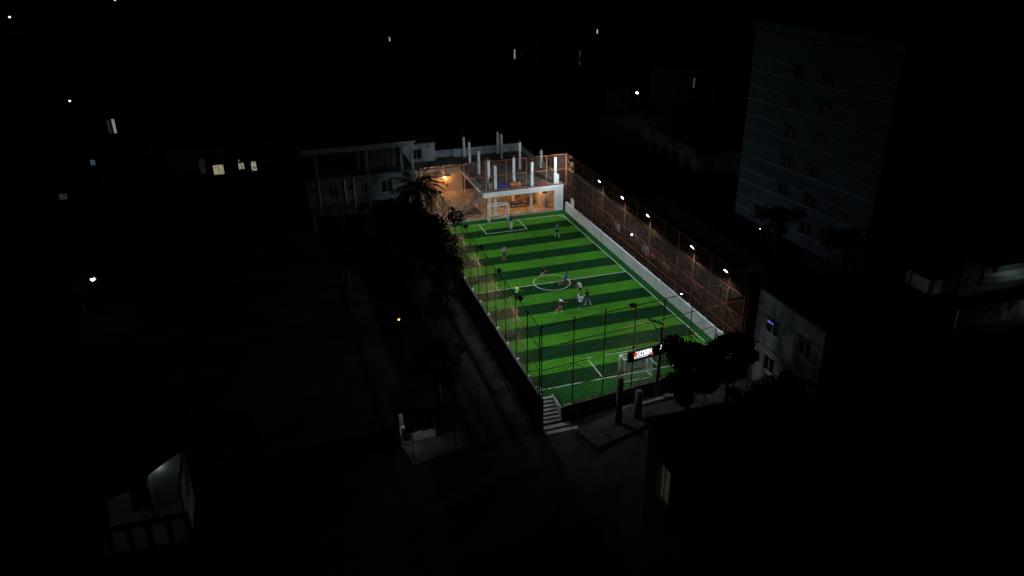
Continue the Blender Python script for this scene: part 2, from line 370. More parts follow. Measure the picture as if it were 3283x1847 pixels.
# --------------------------------------------------- goals
def goal(label, x0, x1, yf, yb, h=2.0):
    g = thing('goal', label, 'goal', ((x0+x1)/2, yf, .012)); w = (x1-x0)/2; d = yb-yf; s = 1 if d > 0 else -1; r = .05
    for x in (-w, w): MB().tube((x,0,0), (x,0,h), r, n=10).build('goalpost', M['goal_white'], g, smooth=True)
    MB().tube((-w-r,0,h), (w+r,0,h), r, n=10).build('crossbar', M['goal_white'], g, smooth=True)
    for x in (-w, w):
        MB().path([(x,s*.05,h), (x,d*.8,h), (x,d,0.03), (x,s*.05,.03)], .03).build('side_frame', M['goal_white'], g)
    MB().tube((-w,d,.03), (w,d,.03), .03).build('ground_bar', M['goal_white'], g)
    MB().tube((-w,d*.8,h), (w,d*.8,h), .028).build('back_bar', M['goal_white'], g)
    n = MB(); sp = .13; r2 = .005
    k = int(2*w/sp)
    for i in range(1, k): x = -w+2*w*i/k; n.path([(x,0,h-.02), (x,d*.8,h-.02), (x,d,.03)], r2, 3)
    for i in range(1, 6): n.tube((-w,d*.8*i/6,h-.02), (w,d*.8*i/6,h-.02), r2, n=3)
    for i in range(1, 15):
        z = h*i/15; yb_ = d+(d*.8-d)*z/h; n.tube((-w,yb_,z), (w,yb_,z), r2, n=3)
        for x in (-w, w): n.tube((x,0,z), (x,yb_,z), r2, n=3)
    for i in range(1, 7):
        y = d*i/7
        for x in (-w, w): n.tube((x,y,.03), (x,y,h if abs(y) < abs(d)*.8 else h*(d-y)/(d*.2)), r2, n=3)
    no = n.build('net', M['goal_net'], g); no['kind'] = 'stuff'
goal('small white steel goal with net at the far end, keeper in front', -1.02, 1.28, 18.2, 19.25, 2.02)
goal('small white steel goal with net at the near end, half hidden by the lit sign', -1.17, 1.2, -18.1, -19.1, 1.9)

# =================================================================== PEOPLE
SK = [mat('skin_%s' % n, c, None, 12, .6) for n, c in (('brown', (.28,.15,.09)), ('tan', (.36,.21,.13)), ('deep', (.19,.10,.06)))]
M['hair'] = mat('black_hair', (.012, .011, .010), None, 20, .5)
_cloth = {}
def cloth(name, c):
    if name not in _cloth: _cloth[name] = mat(name, c, tuple(v*.8 for v in c), 9, .85)
    return _cloth[name]
def capsule(mb, a, b, r0, r1, n=10):
    a = Vector(a); b = Vector(b); d = (b-a); L = max(d.length, 1e-4); d = d/L
    up = Vector((0,0,1)) if abs(d.z) < .9 else Vector((0,1,0)); x = d.cross(up).normalized(); y = x.cross(d)
    rings = [(-r0*.98, .15*r0), (-r0*.7, .71*r0), (0, r0), (L*.5, (r0+r1)/2), (L, r1), (L+r1*.7, .71*r1), (L+r1*.98, .15*r1)]
    vs = []
    for t, r in rings:
        for i in range(n): q = 2*math.pi*i/n; vs.append(a+d*t+x*(math.cos(q)*r)+y*(math.sin(q)*r))
    fs = []
    for j in range(len(rings)-1):
        fs += [(j*n+i, j*n+(i+1)%n, (j+1)*n+(i+1)%n, (j+1)*n+i) for i in range(n)]
    fs += [tuple(range(n-1,-1,-1)), tuple(range((len(rings)-1)*n, len(rings)*n))]
    mb.add(vs, fs)
def remeshed(mb, name, material, parent, voxel, smooth_it=2):
    me = mb.mesh(name+'_raw', None); ob = bpy.data.objects.new('tmp', me); COL.objects.link(ob)
    m = ob.modifiers.new('r', 'REMESH'); m.mode = 'VOXEL'; m.voxel_size = voxel; m.use_smooth_shade = True
    s = ob.modifiers.new('s', 'SMOOTH'); s.factor = .5; s.iterations = smooth_it
    dg = bpy.context.evaluated_depsgraph_get()
    out = bpy.data.meshes.new_from_object(ob.evaluated_get(dg)); out.name = name
    out.materials.clear(); out.materials.append(material)
    bpy.data.objects.remove(ob, do_unlink=True); bpy.data.meshes.remove(me)
    return link(name, out, parent)
def person(label, pos, heading, h=1.62, lean=.08, thigh=(.1,-.1), knee=(.1,.1), arm=(.1,-.1), spread=(.15,.15), elbow=(.3,.3),
           skin=0, shirt=('black_shirt',(.02,.02,.022)), shorts=('black_shorts',(.02,.02,.02)), shorts_len=.55, shoes=('white_shoes',(.6,.6,.6)),
           socks=None, sleeve=.55, look=0.0, trousers=False, shirt_mat=None, shorts2=None, group='players on the pitch'):
    k = h/1.75; V = Vector
    rx = Matrix.Rotation
    pelvis = V((0,0,.93))
    LR = rx(-lean, 3, 'X')                      # lean forward (+y)
    chest = pelvis+LR@V((0,0,.36)); neck = pelvis+LR@V((0,0,.53)); headc = neck+LR@V((0,.03,.15))
    J = {}
    for i, s in ((0,-1), (1,1)):                # 0 = left, 1 = right
        hip = pelvis+V((s*.095,0,-.04)); a = thigh[i]
        td = V((s*.04, math.sin(a), -math.cos(a))).normalized(); kn = hip+td*.43
        b = a-knee[i]; sd = V((0, math.sin(b), -math.cos(b))); an = kn+sd*.42
        fd = V((s*.15, math.cos(b*.6), math.sin(b*.6)-.15)).normalized(); toe = an+V((0,0,-.045))+fd*.19
        sh = pelvis+LR@V((s*.185,0,.47)); a2 = arm[i]+lean*.3
        ud = V((s*math.sin(spread[i]), math.sin(a2)*math.cos(spread[i]), -math.cos(a2)*math.cos(spread[i]))).normalized(); el = sh+ud*.29
        a3 = a2+elbow[i]; fo = V((s*math.sin(spread[i]*.8), math.sin(a3)*math.cos(spread[i]), -math.cos(a3)*math.cos(spread[i]))).normalized(); wr = el+fo*.25
        J[i] = dict(s=s, hip=hip, kn=kn, an=an, toe=toe, sh=sh, el=el, wr=wr, fo=fo, sd=sd, td=td, ud=ud)
    zmin = min(min(J[i]['an'].z-.085, J[i]['toe'].z-.035) for i in (0,1))
    D = V((0,0,-zmin))
    T = lambda p: (p+D)*k
    B = MB()
    c = lambda mb, a, b, r0, r1: capsule(mb, T(a), T(b), r0*k, r1*k)
    c(B, pelvis+V((-.06,0,0)), pelvis+V((.06,0,0)), .115, .115); c(B, pelvis, chest, .125, .135)
    c(B, chest+V((-.08,0,0)), chest+V((.08,0,0)), .115, .115); c(B, neck+LR@V((-.12,0,-.07)), neck+LR@V((.12,0,-.07)), .07, .07)
    c(B, neck+LR@V((0,0,-.08)), headc, .056, .052)
    lk = rx(look, 3, 'Z'); HR = lambda v: headc+LR@(lk@V(v))
    hc = T(headc); B.ball(hc, (.078*k, .095*k, .118*k), 12, 10)
    c(B, HR((0,.02,-.06)), HR((0,.045,-.075)), .05, .042)
    c(B, HR((0,.085,.012)), HR((0,.108,-.022)), .010, .016)
    for s in (-1, 1): c(B, HR((s*.078,-.005,.012)), HR((s*.084,-.012,-.022)), .016, .013)
    for i in (0, 1):
        j = J[i]
        c(B, j['hip'], j['kn'], .085, .055); c(B, j['kn'], j['kn']+(j['an']-j['kn'])*.35, .054, .056); c(B, j['kn']+(j['an']-j['kn'])*.35, j['an'], .056, .036)
        c(B, j['an']+V((0,-.02,-.045)), j['toe'], .037, .03)
        c(B, j['sh'], j['el'], .052, .040); c(B, j['el'], j['wr'], .039, .026)
        fo = j['fo']; side = V((0,1,0)) if abs(fo.y) < .7 else V((0,0,1)); side = (side-fo*side.dot(fo)).normalized()
        palm = j['wr']+fo*.055; c(B, j['wr'], palm+fo*.03, .027, .030); nrm = fo.cross(side)*(-j['s'])
        for q, (o_, ln) in enumerate(((-.027,.052), (-.009,.066), (.009,.070), (.026,.060))):
            base = palm+fo*.03+side*o_; mid = base+fo*ln*.55+nrm*.012; tip = mid+fo*ln*.4+nrm*.028
            c(B, base, mid, .0098, .0092); c(B, mid, tip, .0092, .008)
        th = palm-fo*.01+side*.025; t1 = th+side*.03+fo*.02; c(B, th, t1, .013, .011); c(B, t1, t1+fo*.032+side*.008, .0105, .009)
    p = thing('person', label, 'person', pos, heading-math.pi/2, group)
    remeshed(B, 'body', SK[skin], p, .0115*k, 1)
    H = MB(); H.ball(T(HR((0,-.012,.026))), (.084*k, .099*k, .112*k), 12, 10); z0_ = T(HR((0,0,.03))).z
    hm = H.build('hair', M['hair'], p, smooth=True); bm = bmesh.new(); bm.from_mesh(hm.data)
    fw = T(HR((0,.075,.0)))
    pl = (LR@(lk@V((0,.62,-.78)))).normalized()
    bmesh.ops.bisect_plane(bm, geom=bm.verts[:]+bm.edges[:]+bm.faces[:], plane_co=T(HR((0,.02,.02))), plane_no=pl, clear_outer=True)
    bm.to_mesh(hm.data); bm.free()
    hm.modifiers.new('s', 'SOLIDIFY').thickness = .008
    for s in (-1, 1): MB().ball(T(HR((s*.031,.086,.016))), .0105*k, 6, 5).build('eye', M['hair'], p)
    MB().box(-.022*k, .022*k, -.006, .006, -.004, .004).build('mouth', SK[2], p, loc=T(HR((0,.093,-.052))))
    # shirt
    S = MB(); e = .020
    c(S, pelvis+LR@V((-.055,0,.02)), pelvis+LR@V((.055,0,.02)), .125+e, .125+e); c(S, pelvis+LR@V((0,0,.0)), chest, .128+e, .135+e)
    c(S, chest+V((-.085,0,0)), chest+V((.085,0,0)), .118+e, .118+e); c(S, neck+LR@V((-.125,0,-.075)), neck+LR@V((.125,0,-.075)), .072+e*.7, .072+e*.7)
    for i in (0, 1):
        j = J[i]; c(S, j['sh'], j['sh']+(j['el']-j['sh'])*min(1, sleeve), .062, .060)
        if sleeve > 1: c(S, j['el'], j['el']+(j['wr']-j['el'])*(sleeve-1), .052, .040)
    remeshed(S, 'shirt', shirt_mat or cloth(*shirt), p, .018*k, 2)
    # shorts or trousers
    name = 'trousers' if trousers else 'shorts'
    for i in ((0, 1) if shorts2 else (None,)):
        Q = MB()
        for q in ((0, 1) if i is None else (i,)):
            j = J[q]
            c(Q, pelvis+V((0 if i is not None else -.065*1,0,.0)) if q == 0 else pelvis, pelvis+V((j['s']*.065,0,.0)), .133, .133)
            end = j['hip']+(j['kn']-j['hip'])*(1 if trousers else shorts_len*1.35)
            c(Q, j['hip'], end, .105, .078 if trousers else .098)
            if trousers: c(Q, j['kn'], j['an'], .076, .062)
        remeshed(Q, name, cloth(*(shorts2 if i == 1 else shorts)), p, .018*k, 2)
    for i in (0, 1):
        j = J[i]
        if socks and not trousers:
            Q = MB(); c(Q, j['kn']+(j['an']-j['kn'])*.3, j['an'], .060, .042); remeshed(Q, 'sock', cloth(*socks), p, .016*k, 1)
        Q = MB(); c(Q, j['an']+V((0,-.025,-.045)), j['toe'], .044, .037); c(Q, j['an']+V((0,0,-.02)), j['an']+V((0,0,-.045)), .042, .042)
        remeshed(Q, 'shoe', cloth(*shoes), p, .014*k, 1)
    return p
def striped(name, base, stripe, freq):
    m = mat(name, base, None, 9, .85); nt = m.node_tree; b = nt.nodes['Principled BSDF']
    src = b.inputs['Base Color'].links[0].from_socket
    tc = nt.nodes.new('ShaderNodeTexCoord'); sep = nt.nodes.new('ShaderNodeSeparateXYZ'); nt.links.new(tc.outputs['Object'], sep.inputs[0])
    ab = nt.nodes.new('ShaderNodeMath'); ab.operation = 'ABSOLUTE'; nt.links.new(sep.outputs['X'], ab.inputs[0])
    ad = nt.nodes.new('ShaderNodeMath'); ad.operation = 'LESS_THAN'; ad.inputs[1].default_value = freq; nt.links.new(ab.outputs[0], ad.inputs[0])
    mx = nt.nodes.new('ShaderNodeMix'); mx.data_type = 'RGBA'; nt.links.new(ad.outputs[0], mx.inputs['Factor'])
    nt.links.new(src, mx.inputs['A']); mx.inputs['B'].default_value = (*stripe, 1); nt.links.new(mx.outputs['Result'], b.inputs['Base Color']); return m
def banded(name, low, high, z):
    m = mat(name, low, None, 9, .85); nt = m.node_tree; b = nt.nodes['Principled BSDF']
    src = b.inputs['Base Color'].links[0].from_socket
    tc = nt.nodes.new('ShaderNodeTexCoord'); sep = nt.nodes.new('ShaderNodeSeparateXYZ'); nt.links.new(tc.outputs['Object'], sep.inputs[0])
    ad = nt.nodes.new('ShaderNodeMath'); ad.operation = 'GREATER_THAN'; ad.inputs[1].default_value = z; nt.links.new(sep.outputs['Z'], ad.inputs[0])
    mx = nt.nodes.new('ShaderNodeMix'); mx.data_type = 'RGBA'; nt.links.new(ad.outputs[0], mx.inputs['Factor'])
    nt.links.new(src, mx.inputs['A']); mx.inputs['B'].default_value = (*high, 1); nt.links.new(mx.outputs['Result'], b.inputs['Base Color']); return m
Z0 = .012
camdir = math.atan2(-65.4, -24.8)
person('goalkeeper in dark olive shirt and white trousers standing before the far goal', (.73, 15.49, Z0), rad(-120), 1.74, .03, (.16,-.12), (.08,.12), (.1,.15), (.12,.12), (.25,.3),
       shirt=('olive_shirt', (.035,.045,.022)), shorts=('white_trousers', (.62,.64,.64)), trousers=True, skin=0)
person('player in teal shirt and dark shorts walking near the far right corner', (4.86, 11.35, Z0), rad(-75), 1.62, .06, (.30,-.28), (.15,.25), (-.25,.3), (.15,.15), (.3,.35),
       shirt=('teal_shirt', (.015,.13,.14)), shorts=('navy_shorts', (.012,.015,.03)), socks=('white_socks', (.55,.56,.56)), skin=0)
person('player in patterned grey kit and orange shoes standing on the left half', (-2.75, 6.98, Z0), rad(-95), 1.58, .05, (.1,-.1), (.1,.15), (.15,.1), (.12,.1), (.4,.3),
       shirt_mat=mat('camouflage_grey', (.32,.34,.32), (.05,.07,.05), 14, .9, p0=.46, p1=.54), shorts=('charcoal_shorts', (.05,.055,.05)), shorts_len=.7, shoes=('orange_shoes', (.75,.16,.06)), skin=1)
person('player in black shirt and pale shorts jogging at the back of the centre circle', (-.68, .85, Z0), rad(-20), 1.6, .12, (.45,-.40), (.5,.9), (-.4,.45), (.15,.15), (.8,.9),
       shirt=('black_shirt', (.012,.012,.015)), shorts=('beige_shorts', (.42,.34,.30)), shoes=('black_shoes', (.03,.03,.03)), skin=1)
person('player in blue shirt and dark red shorts sprinting across the centre circle', (.86, -1.35, Z0), rad(-12), 1.62, .28, (.75,-.55), (.55,1.15), (-.7,.7), (.15,.15), (1.1,1.1),
       shirt=('blue_shirt', (.035,.06,.36)), shorts=('maroon_shorts', (.20,.02,.025)), shoes=('grey_shoes', (.35,.36,.36)), skin=0)
person('player in plain white shirt and black shorts with the ball at their feet', (1.53, -3.62, Z0), rad(-170), 1.58, .32, (.25,-.1), (.3,.25), (.9,.2), (.35,.3), (.25,.6),
       shirt=('white_shirt', (.68,.72,.74)), shorts=('black_shorts', (.012,.014,.014)), shoes=('brown_shoes', (.25,.15,.1)), skin=1)
person('player in black shirt and blue shorts with arms held out, beside the striped player', (1.33, -5.78, Z0), rad(120), 1.6, .1, (.2,-.25), (.15,.5), (.3,.2), (.5,.9), (.4,.3),
       shirt=('black_jersey', (.012,.013,.016)), shorts=('blue_shorts', (.03,.13,.32)), socks=('pale_socks', (.45,.46,.48)), skin=1)
person('player in white shirt with navy stripe on the back and dark teal shorts', (.36, -6.5, Z0), rad(75), 1.62, .1, (.35,-.3), (.3,.35), (.3,-.3), (.25,.3), (.5,.9),
       shirt_mat=striped('white_navy_stripe', (.68,.72,.74), (.06,.10,.32), .042), shorts=('dark_teal_shorts', (.015,.035,.05)), shorts_len=.75, socks=('teal_socks', (.02,.10,.13)), skin=0)
person('player in dark and white shirt with one white and one red shorts leg, striding', (-1.62, -6.5, Z0), rad(15), 1.66, .22, (.55,-.85), (.45,.25), (-.5,.6), (.15,.15), (.7,.9),
       shirt_mat=banded('black_white_yoke', (.025,.03,.03), (.5,.53,.53), 1.24), shorts=('white_shorts', (.62,.63,.63)), shorts2=('red_shorts', (.42,.03,.03)), skin=1)
person('player in bright green bib with yellow shoulders and black shorts running by the left fence', (-4.56, -2.78, Z0), rad(-10), 1.72, .12, (.55,-.75), (.6,.55), (-.5,.6), (.12,.15), (.6,.9),
       shirt_mat=banded('green_yellow_bib', (.10,.78,.18), (.85,.62,.05), 1.30), shorts=('black_running_shorts', (.012,.012,.012)), shoes=('pale_shoes', (.5,.5,.5)), skin=0)
person('spectator in black top and pale trousers standing on the upper slab by the column', (-.12, 20.78, 3.215), rad(70), 1.56, .02, (.04,-.04), (.04,.04), (.1,.1), (.12,.12), (.6,.6),
       shirt=('black_top', (.014,.014,.016)), shorts=('stone_trousers', (.34,.33,.31)), trousers=True, sleeve=1.5, skin=0, group='spectator')
ball = thing('football', 'white football at the feet of the player in the plain white shirt', 'ball', (1.28, -3.76, Z0+.11))
bme = bmesh.new(); bmesh.ops.create_icosphere(bme, subdivisions=3, radius=.11); me = bpy.data.meshes.new('shell'); bme.to_mesh(me); bme.free()
me.materials.append(mat('ball_white', (.8,.8,.8), (.7,.7,.7), 20, .4)); me.polygons.foreach_set('use_smooth', [True]*len(me.polygons)); link('shell', me, ball)
bme = bmesh.new(); bmesh.ops.create_icosphere(bme, subdivisions=1, radius=.1)
pts = [Vector(v.co).normalized() for v in bme.verts][:12]; bme.free()
for v in pts:
    x = v.cross(Vector((.3,.5,.8))).normalized(); y = v.cross(x)
    MB().add([v*.1075+ (x*math.cos(2*math.pi*i/5)+y*math.sin(2*math.pi*i/5))*.036 for i in range(5)]+[v*.1125], [(i,(i+1)%5,5) for i in range(5)]).build('patch', M['black'], ball)

# =================================================================== FAR COLUMNED BUILDING (unfinished, open ground floor)
cb = thing('unfinished_building', 'unfinished white building with bare columns rising from its roof slab behind the far goal', 'building', (0, 19.5, 0))
cb.location = (0, 0, 0)
M['floor_warm'] = mat('cement_floor', (.46, .40, .30), (.34, .29, .21), 1.0, .8, .1)
part_box('floor', M['floor_warm'], cb, -9.4, 8.75, 19.75, 31.5, -.3, -.008)
part_box('plinth', M['floor_warm'], cb, -8.6, 8.6, 19.47, 19.745, -.3, .12)
bevel(part_box('roof_slab', M['conc_dark'], cb, -1.3, 9.0, 19.72, 36.5, 3.0, 3.2), .02)
bevel(part_box('edge_beam', M['white_wall'], cb, -1.3, 8.74, 19.45, 19.718, 2.66, 3.215), .02)
bevel(part_box('edge_beam', M['white_wall'], cb, -1.3, -1.03, 19.72, 31.2, 2.66, 2.998), .02)
bevel(part_box('end_wall', M['white_wall'], cb, 7.62, 8.74, 19.46, 19.72, 0.0, 2.655), .02)
part_box('side_wall', M['pale_wall'], cb, 8.5, 8.74, 19.73, 31.4, 0.0, 2.998)
part_box('back_wall', mat('gloom_brown_plaster', (.30,.24,.17), (.18,.14,.10), 1.2), cb, -1.0, 8.49, 23.6, 23.8, 0.0, 2.998)  # brown darkened for the gloom at the back under the slab
wall_y(M['white_wall'], cb, 6.7, 8.49, 0, 2.99, 21.9, .12, [(6.95,7.5,1.5,2.3)], 'room_wall')
part_box('picture', M['black'], cb, 6.96, 7.49, 21.93, 21.96, 1.52, 2.28)
part_box('room_wall', M['white_wall'], cb, 6.58, 6.70, 21.9, 23.59, 0, 2.99)
COLS = [(.5,20.75,6.1), (.5,23.6,6.0), (3.5,22.85,6.25), (5.0,20.42,6.2), (8.0,20.45,6.5), (.3,27.4,6.2), (.55,32.9,5.95), (.55,35.8,5.95),
        (5.1,33.2,6.5), (5.85,27.6,6.75), (8.7,27.4,5.5), (5.4,35.9,6.2)]
for x, y, t in COLS:
    c_ = bevel(part_box('column', M['white_wall'], cb, x-.15, x+.15, y-.15, y+.15, 3.202, t), .015)
    for dx in (-.09, .09):
        for dy in (-.09, .09): MB().tube((x+dx, y+dy, t), (x+dx+.02, y+dy, t+.35), .012, n=5).build('rebar', M['orange_steel'], c_)
bevel(part_box('parapet_stub', M['white_wall'], cb, 8.16, 8.45, 20.3, 20.5, 3.203, 4.35), .015)
for x, y in ((.2,19.95), (.25,22.8), (4.82,20.1), (3.4,22.9)):
    bevel(part_box('ground_column', M['white_wall'], cb, x-.14, x+.14, y-.14, y+.14, 0, 2.995), .015)
part_box('parapet', M['conc'], cb, 8.75, 8.95, 21.5, 36.2, 3.203, 4.0)
part_box('parapet', M['pale_wall'], cb, -1.0, 8.74, 36.2, 36.4, 3.203, 4.3)
part_box('ledge', M['conc_dark'], cb, -1.2, -.9, 22, 31.2, 3.203, 3.45)
# stair down to the court, with railing
st = empty('stair', (0,0,0), 0, cb)
n = 11
for i in range(n):
    x1 = -1.32-.30*i; z = 3.2-3.2*(i+1)/n
    MB().box(x1-.30, x1, 20.15, 21.15, z-.10 if z > .12 else 0.0, z+.02).build('step', M['conc_dark'], st)
MB().bar((-1.3,20.17,2.72), (-4.6,20.17,-.05), .16).build('stringer', M['conc_dark'], st); MB().bar((-1.3,21.13,2.72), (-4.6,21.13,-.05), .16).build('stringer', M['conc_dark'], st)
rl = MB()
for z in (.95,): rl.bar((-1.3,21.2,3.2+z), (-4.6,21.2,z), .05)
rl.build('handrail', M['dark_steel'], st)
for i in range(9):
    x = -1.45-.37*i; zb = 3.2-(abs(x)-1.3)/3.3*3.2
    MB().tube((x,21.2,zb), (x,21.2,zb+.92), .016, n=5).build('baluster', M['dark_steel'], st)
ramp = MB().prism([(-3.3,21.9),(-1.05,21.4),(-1.2,24.6),(-2.6,24.6)], -.006, .10).build('floor_patch', M['dark_roof'], cb)
# goods on the upper slab and under it
def bundle(label, cat, x, y, z, sx, sy, sz, material, lumps=3, seed=0, name='cloth_bundle'):
    rnd = random.Random(seed); t = thing(name, label, cat, (x, y, z))
    mb = MB()
    for i in range(lumps):
        cx = sx*((i+.5)/lumps-.5); mb.ball((cx, rnd.uniform(-.05,.05), sz*.46), (sx/lumps*.60, sy*.5*rnd.uniform(.9,1.1), sz*rnd.uniform(.46,.54)), 10, 7)
    o = remeshed(mb, 'wrap', material, t, .03, 1)
    MB().tube((-sx*.5, 0, sz*.98), (sx*.5, 0, sz*1.0), .012, n=5).build('cord', M['black'], t)
    return t
M['blue_cloth'] = mat('blue_tarpaulin', (.025, .045, .42), (.015,.03,.25), 3, .6)
M['orange_cloth'] = mat('orange_sack', (.80, .22, .035), (.6,.15,.02), 4, .6)
M['red_tarp'] = mat('dark_red_tarpaulin', (.45, .05, .035), (.25,.03,.02), 4, .6)
bundle('long blue tarpaulin bundle on the edge of the upper slab', 'bundle', 1.52, 21.05, 3.203, 1.75, .6, .55, M['blue_cloth'], 4, 1)
for i, (x, d) in enumerate(((2.62, 'next to the blue tarpaulin'), (3.08, 'middle one of three'), (3.52, 'far from the blue tarpaulin'))):
    bundle('bright orange sack on the upper slab, '+d, 'sack', x, 20.95, 3.203, .46, .5, .58, M['orange_cloth'], 1, 5+i, 'sack')
bundle('dark red tarpaulin lying on the upper slab beside the corner column', 'bundle', 6.35, 20.4, 3.203, 1.5, .7, .30, M['red_tarp'], 3, 9)
rt = thing('hanging_cloth', 'bright red plastic sheet hanging under the slab edge', 'cloth', (3.1, 20.05, 2.06))
mb = MB()
for i in range(6):
    x0 = -.30+.1*i; mb.quad((x0, .03*(-1)**i, 0), (x0+.1, -.03*(-1)**i, 0), (x0+.1, -.03*(-1)**i, .34), (x0, .03*(-1)**i, .34))
o = mb.build('sheet', M['red_cloth'], rt); o.modifiers.new('s', 'SOLIDIFY').thickness = .02
MB().tube((0,0,.33), (0,0,.93), .008, n=5).build('string', M['black'], rt)
bench = thing('bench', 'low dark bench loaded with bags under the slab', 'bench', (4.0, 22.4, 0))
part_box('seat', M['wood'], bench, -1.2, 1.2, -.3, .3, .42, .48)
for x in (-1.1, 1.1):
    for y in (-.25, .25): part_box('leg', M['wood'], bench, x-.03, x+.03, y-.03, y+.03, 0, .419)
for i, (x, c_, lb) in enumerate(((3.15, (.10,.09,.22), 'violet'), (3.65, (.14,.13,.15), 'grey'), (4.2, (.05,.045,.05), 'black'), (4.75, (.35,.10,.04), 'rust coloured'))):
    bundle(lb+' cloth bag on the dark bench under the slab', 'bag', x, 22.4, .483, .5, .45, .34, mat('bag_cloth', c_, None, 5), 1, 20+i, 'bag')
for i, (x, y, w_, h_, d_) in enumerate(((2.2,23.2,.6,.5,'left of the bench'), (5.6,23.2,.5,.75,'right of the bench'), (6.1,23.1,.45,.4,'closest to the small white room'))):
    t = thing('cardboard_box', 'dark cardboard box against the back wall under the slab, '+d_, 'box', (x, y, 0))
    bevel(part_box('body', M['wood'], t, -w_/2, w_/2, -.22, .22, 0, h_), .01); part_box('flap', M['wood'], t, -w_/2, w_/2, -.30, -.222, h_-.02, h_)
sk = thing('water_tank', 'grey box shaped water tank on the floor by the small white room', 'tank', (7.15, 21.2, 0))
bevel(part_box('body', M['conc'], sk, -.28, .28, -.22, .22, 0, .75), .03); bevel(part_box('lid', M['conc_dark'], sk, -.3, .3, -.24, .24, .751, .80), .01)
def bulb(label, loc, m, r=.06, cat='lamp', rod=.25, name='bulb_lamp'):
    t = thing(name, label, cat, loc)
    MB().ball((0,0,0), (r, r, r*1.2), 10, 8).build('bulb', m, t, smooth=True)
    MB().tube((0,0,r*1.1), (0,0,r*1.1+.06), r*.55, n=8).build('socket', M['black'], t)
    MB().tube((0,0,r*1.1+.06), (0,0,r*1.1+.06+rod), .008, n=5).build('cord', M['black'], t)
    return t
bulb('warm bare bulb under the slab near the white room', (5.9, 21.4, 2.55), M['bulb_warm'])
bulb('warm bare bulb under the slab behind the goal', (1.9, 22.3, 2.55), M['bulb_warm'])
# court behind, warm lit house wall on the left of the columned building
hw = thing('house', 'single storey house wing with warm lit wall at the back of the court', 'house', (-4, 31.5, 0)); hw.location = (0, 0, 0)
M['ochre'] = mat('ochre_plaster', (.50, .38, .24), (.40, .30, .19), .8, .85)
wall_y(M['ochre'], hw, -9.3, -.9, 0, 3.2, 31.5, .2, [(-5.4,-3.2,2.36,2.9), (-8.6,-7.7,0,2.1)])
part_box('ventilator', emit('warm_lit_ventilator', (1.0,.55,.18), .34, 'noise', 1.5, .5), hw, -5.39, -3.21, 31.62, 31.68, 2.37, 2.89)
part_box('door', M['wood'], hw, -8.59, -7.71, 31.6, 31.66, 0.01, 2.09)
bevel(part_box('canopy', M['ochre'], hw, -5.6, -2.6, 30.75, 31.498, 2.25, 2.34), .01)
part_box('roof', M['conc_dark'], hw, -9.4, -1.31, 31.3, 40, 3.203, 3.36)
part_box('side_wall', M['ochre'], hw, -1.1, -.9, 31.71, 36, 0, 2.99)
part_box('wall_return', M['ochre'], hw, -9.5, -9.3, 24, 31.7, 0, 3.0)
uw = wall_y(M['pale_wall'], hw, -8.2, -3.7, 3.362, 5.75, 34.8, .2, [(-6.9,-5.5,3.75,5.15), (-4.75,-4.5,5.3,5.5)], 'upper_wall')
window_y(hw, -6.9, -5.5, 3.75, 5.15, 34.8, M['glass'], M['alu'], 1)
part_box('upper_wall', M['pale_wall'], hw, -3.9, -3.7, 35.01, 38.5, 3.362, 5.75); part_box('upper_wall', M['pale_wall'], hw, -8.2, -8.0, 35.01, 38.5, 3.362, 5.75)
part_box('upper_roof', M['conc_dark'], hw, -8.35, -3.55, 34.65, 38.7, 5.751, 5.9)
part_box('terrace_parapet', M['pale_wall'], hw, -3.69, -1.02, 36.2, 36.4, 3.362, 4.3)
bulb('warm bulb under the canopy of the court wall', (-3.4, 31.2, 2.0), M['bulb_warm'], .06, rod=.12)
bulb('warm bulb under the slab facing the court', (-.5, 24.6, 2.72), M['bulb_warm'], .06, rod=.1)

# =================================================================== TWO STOREY HOUSE ON THE LEFT (open upper floor)
lb = thing('house', 'pale two storey house with open columned upper floor and drainpipes, left of the palm', 'house', (0,0,0))
Y = 25.0
wall_y(M['house_wall'], lb, -21.2, -8.4, 2.0, 5.15, Y, .22, [(-18.7,-17.7,2.9,4.2), (-15.0,-14.2,3.0,4.35), (-12.55,-11.15,2.85,4.38), (-20.9,-20.1,3.6,4.2), (-16.5,-15.95,3.7,4.3), (-15.0,-14.75,4.65,4.9)])
for a in ((-18.7,-17.7,2.9,4.2), (-15.0,-14.2,3.0,4.35), (-12.55,-11.15,2.85,4.38)): window_y(lb, *a, Y, M['glass'], M['alu'], 1)
for a in ((-20.9,-20.1,3.6,4.2), (-16.5,-15.95,3.7,4.3), (-15.0,-14.75,4.65,4.9)): window_y(lb, *a, Y, M['glass'], M['alu'], 0)
bevel(part_box('floor_slab', M['house_wall'], lb, -21.3, -8.3, Y-.25, 36, 5.16, 5.36), .02)
bevel(part_box('top_beam', M['house_wall'], lb, -21.2, -8.25, Y-.02, Y+.3, 8.25, 8.75), .02)
part_box('roof', M['conc_dark'], lb, -21.4, -8.1, Y-.3, 36, 8.755, 8.95)
for x in (-19.85, -14.0, -9.85, -8.55):
    bevel(part_box('column', M['house_wall'], lb, x-.17, x+.17, Y+.02, Y+.36, 5.365, 8.245), .015)
for x in (-14.7, -10.4): bevel(part_box('column', M['house_wall'], lb, x-.16, x+.16, Y+2.2, Y+2.52, 5.365, 8.75), .015)
part_box('inner_wall', M['brick'], lb, -13.6, -10.0, Y+3.0, Y+3.2, 5.365, 8.75)
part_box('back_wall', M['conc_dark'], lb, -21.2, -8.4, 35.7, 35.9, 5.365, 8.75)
part_box('side_wall', M['house_wall'], lb, -21.2, -20.98, Y+.23, 35.9, G, 5.155); part_box('side_wall', M['house_wall'], lb, -8.62, -8.4, Y+.23, 30, 2.0, 5.155)
part_box('ceiling_slab', M['conc_dark'], lb, -20.97, -8.63, Y+.23, 35, 1.9, 2.0)
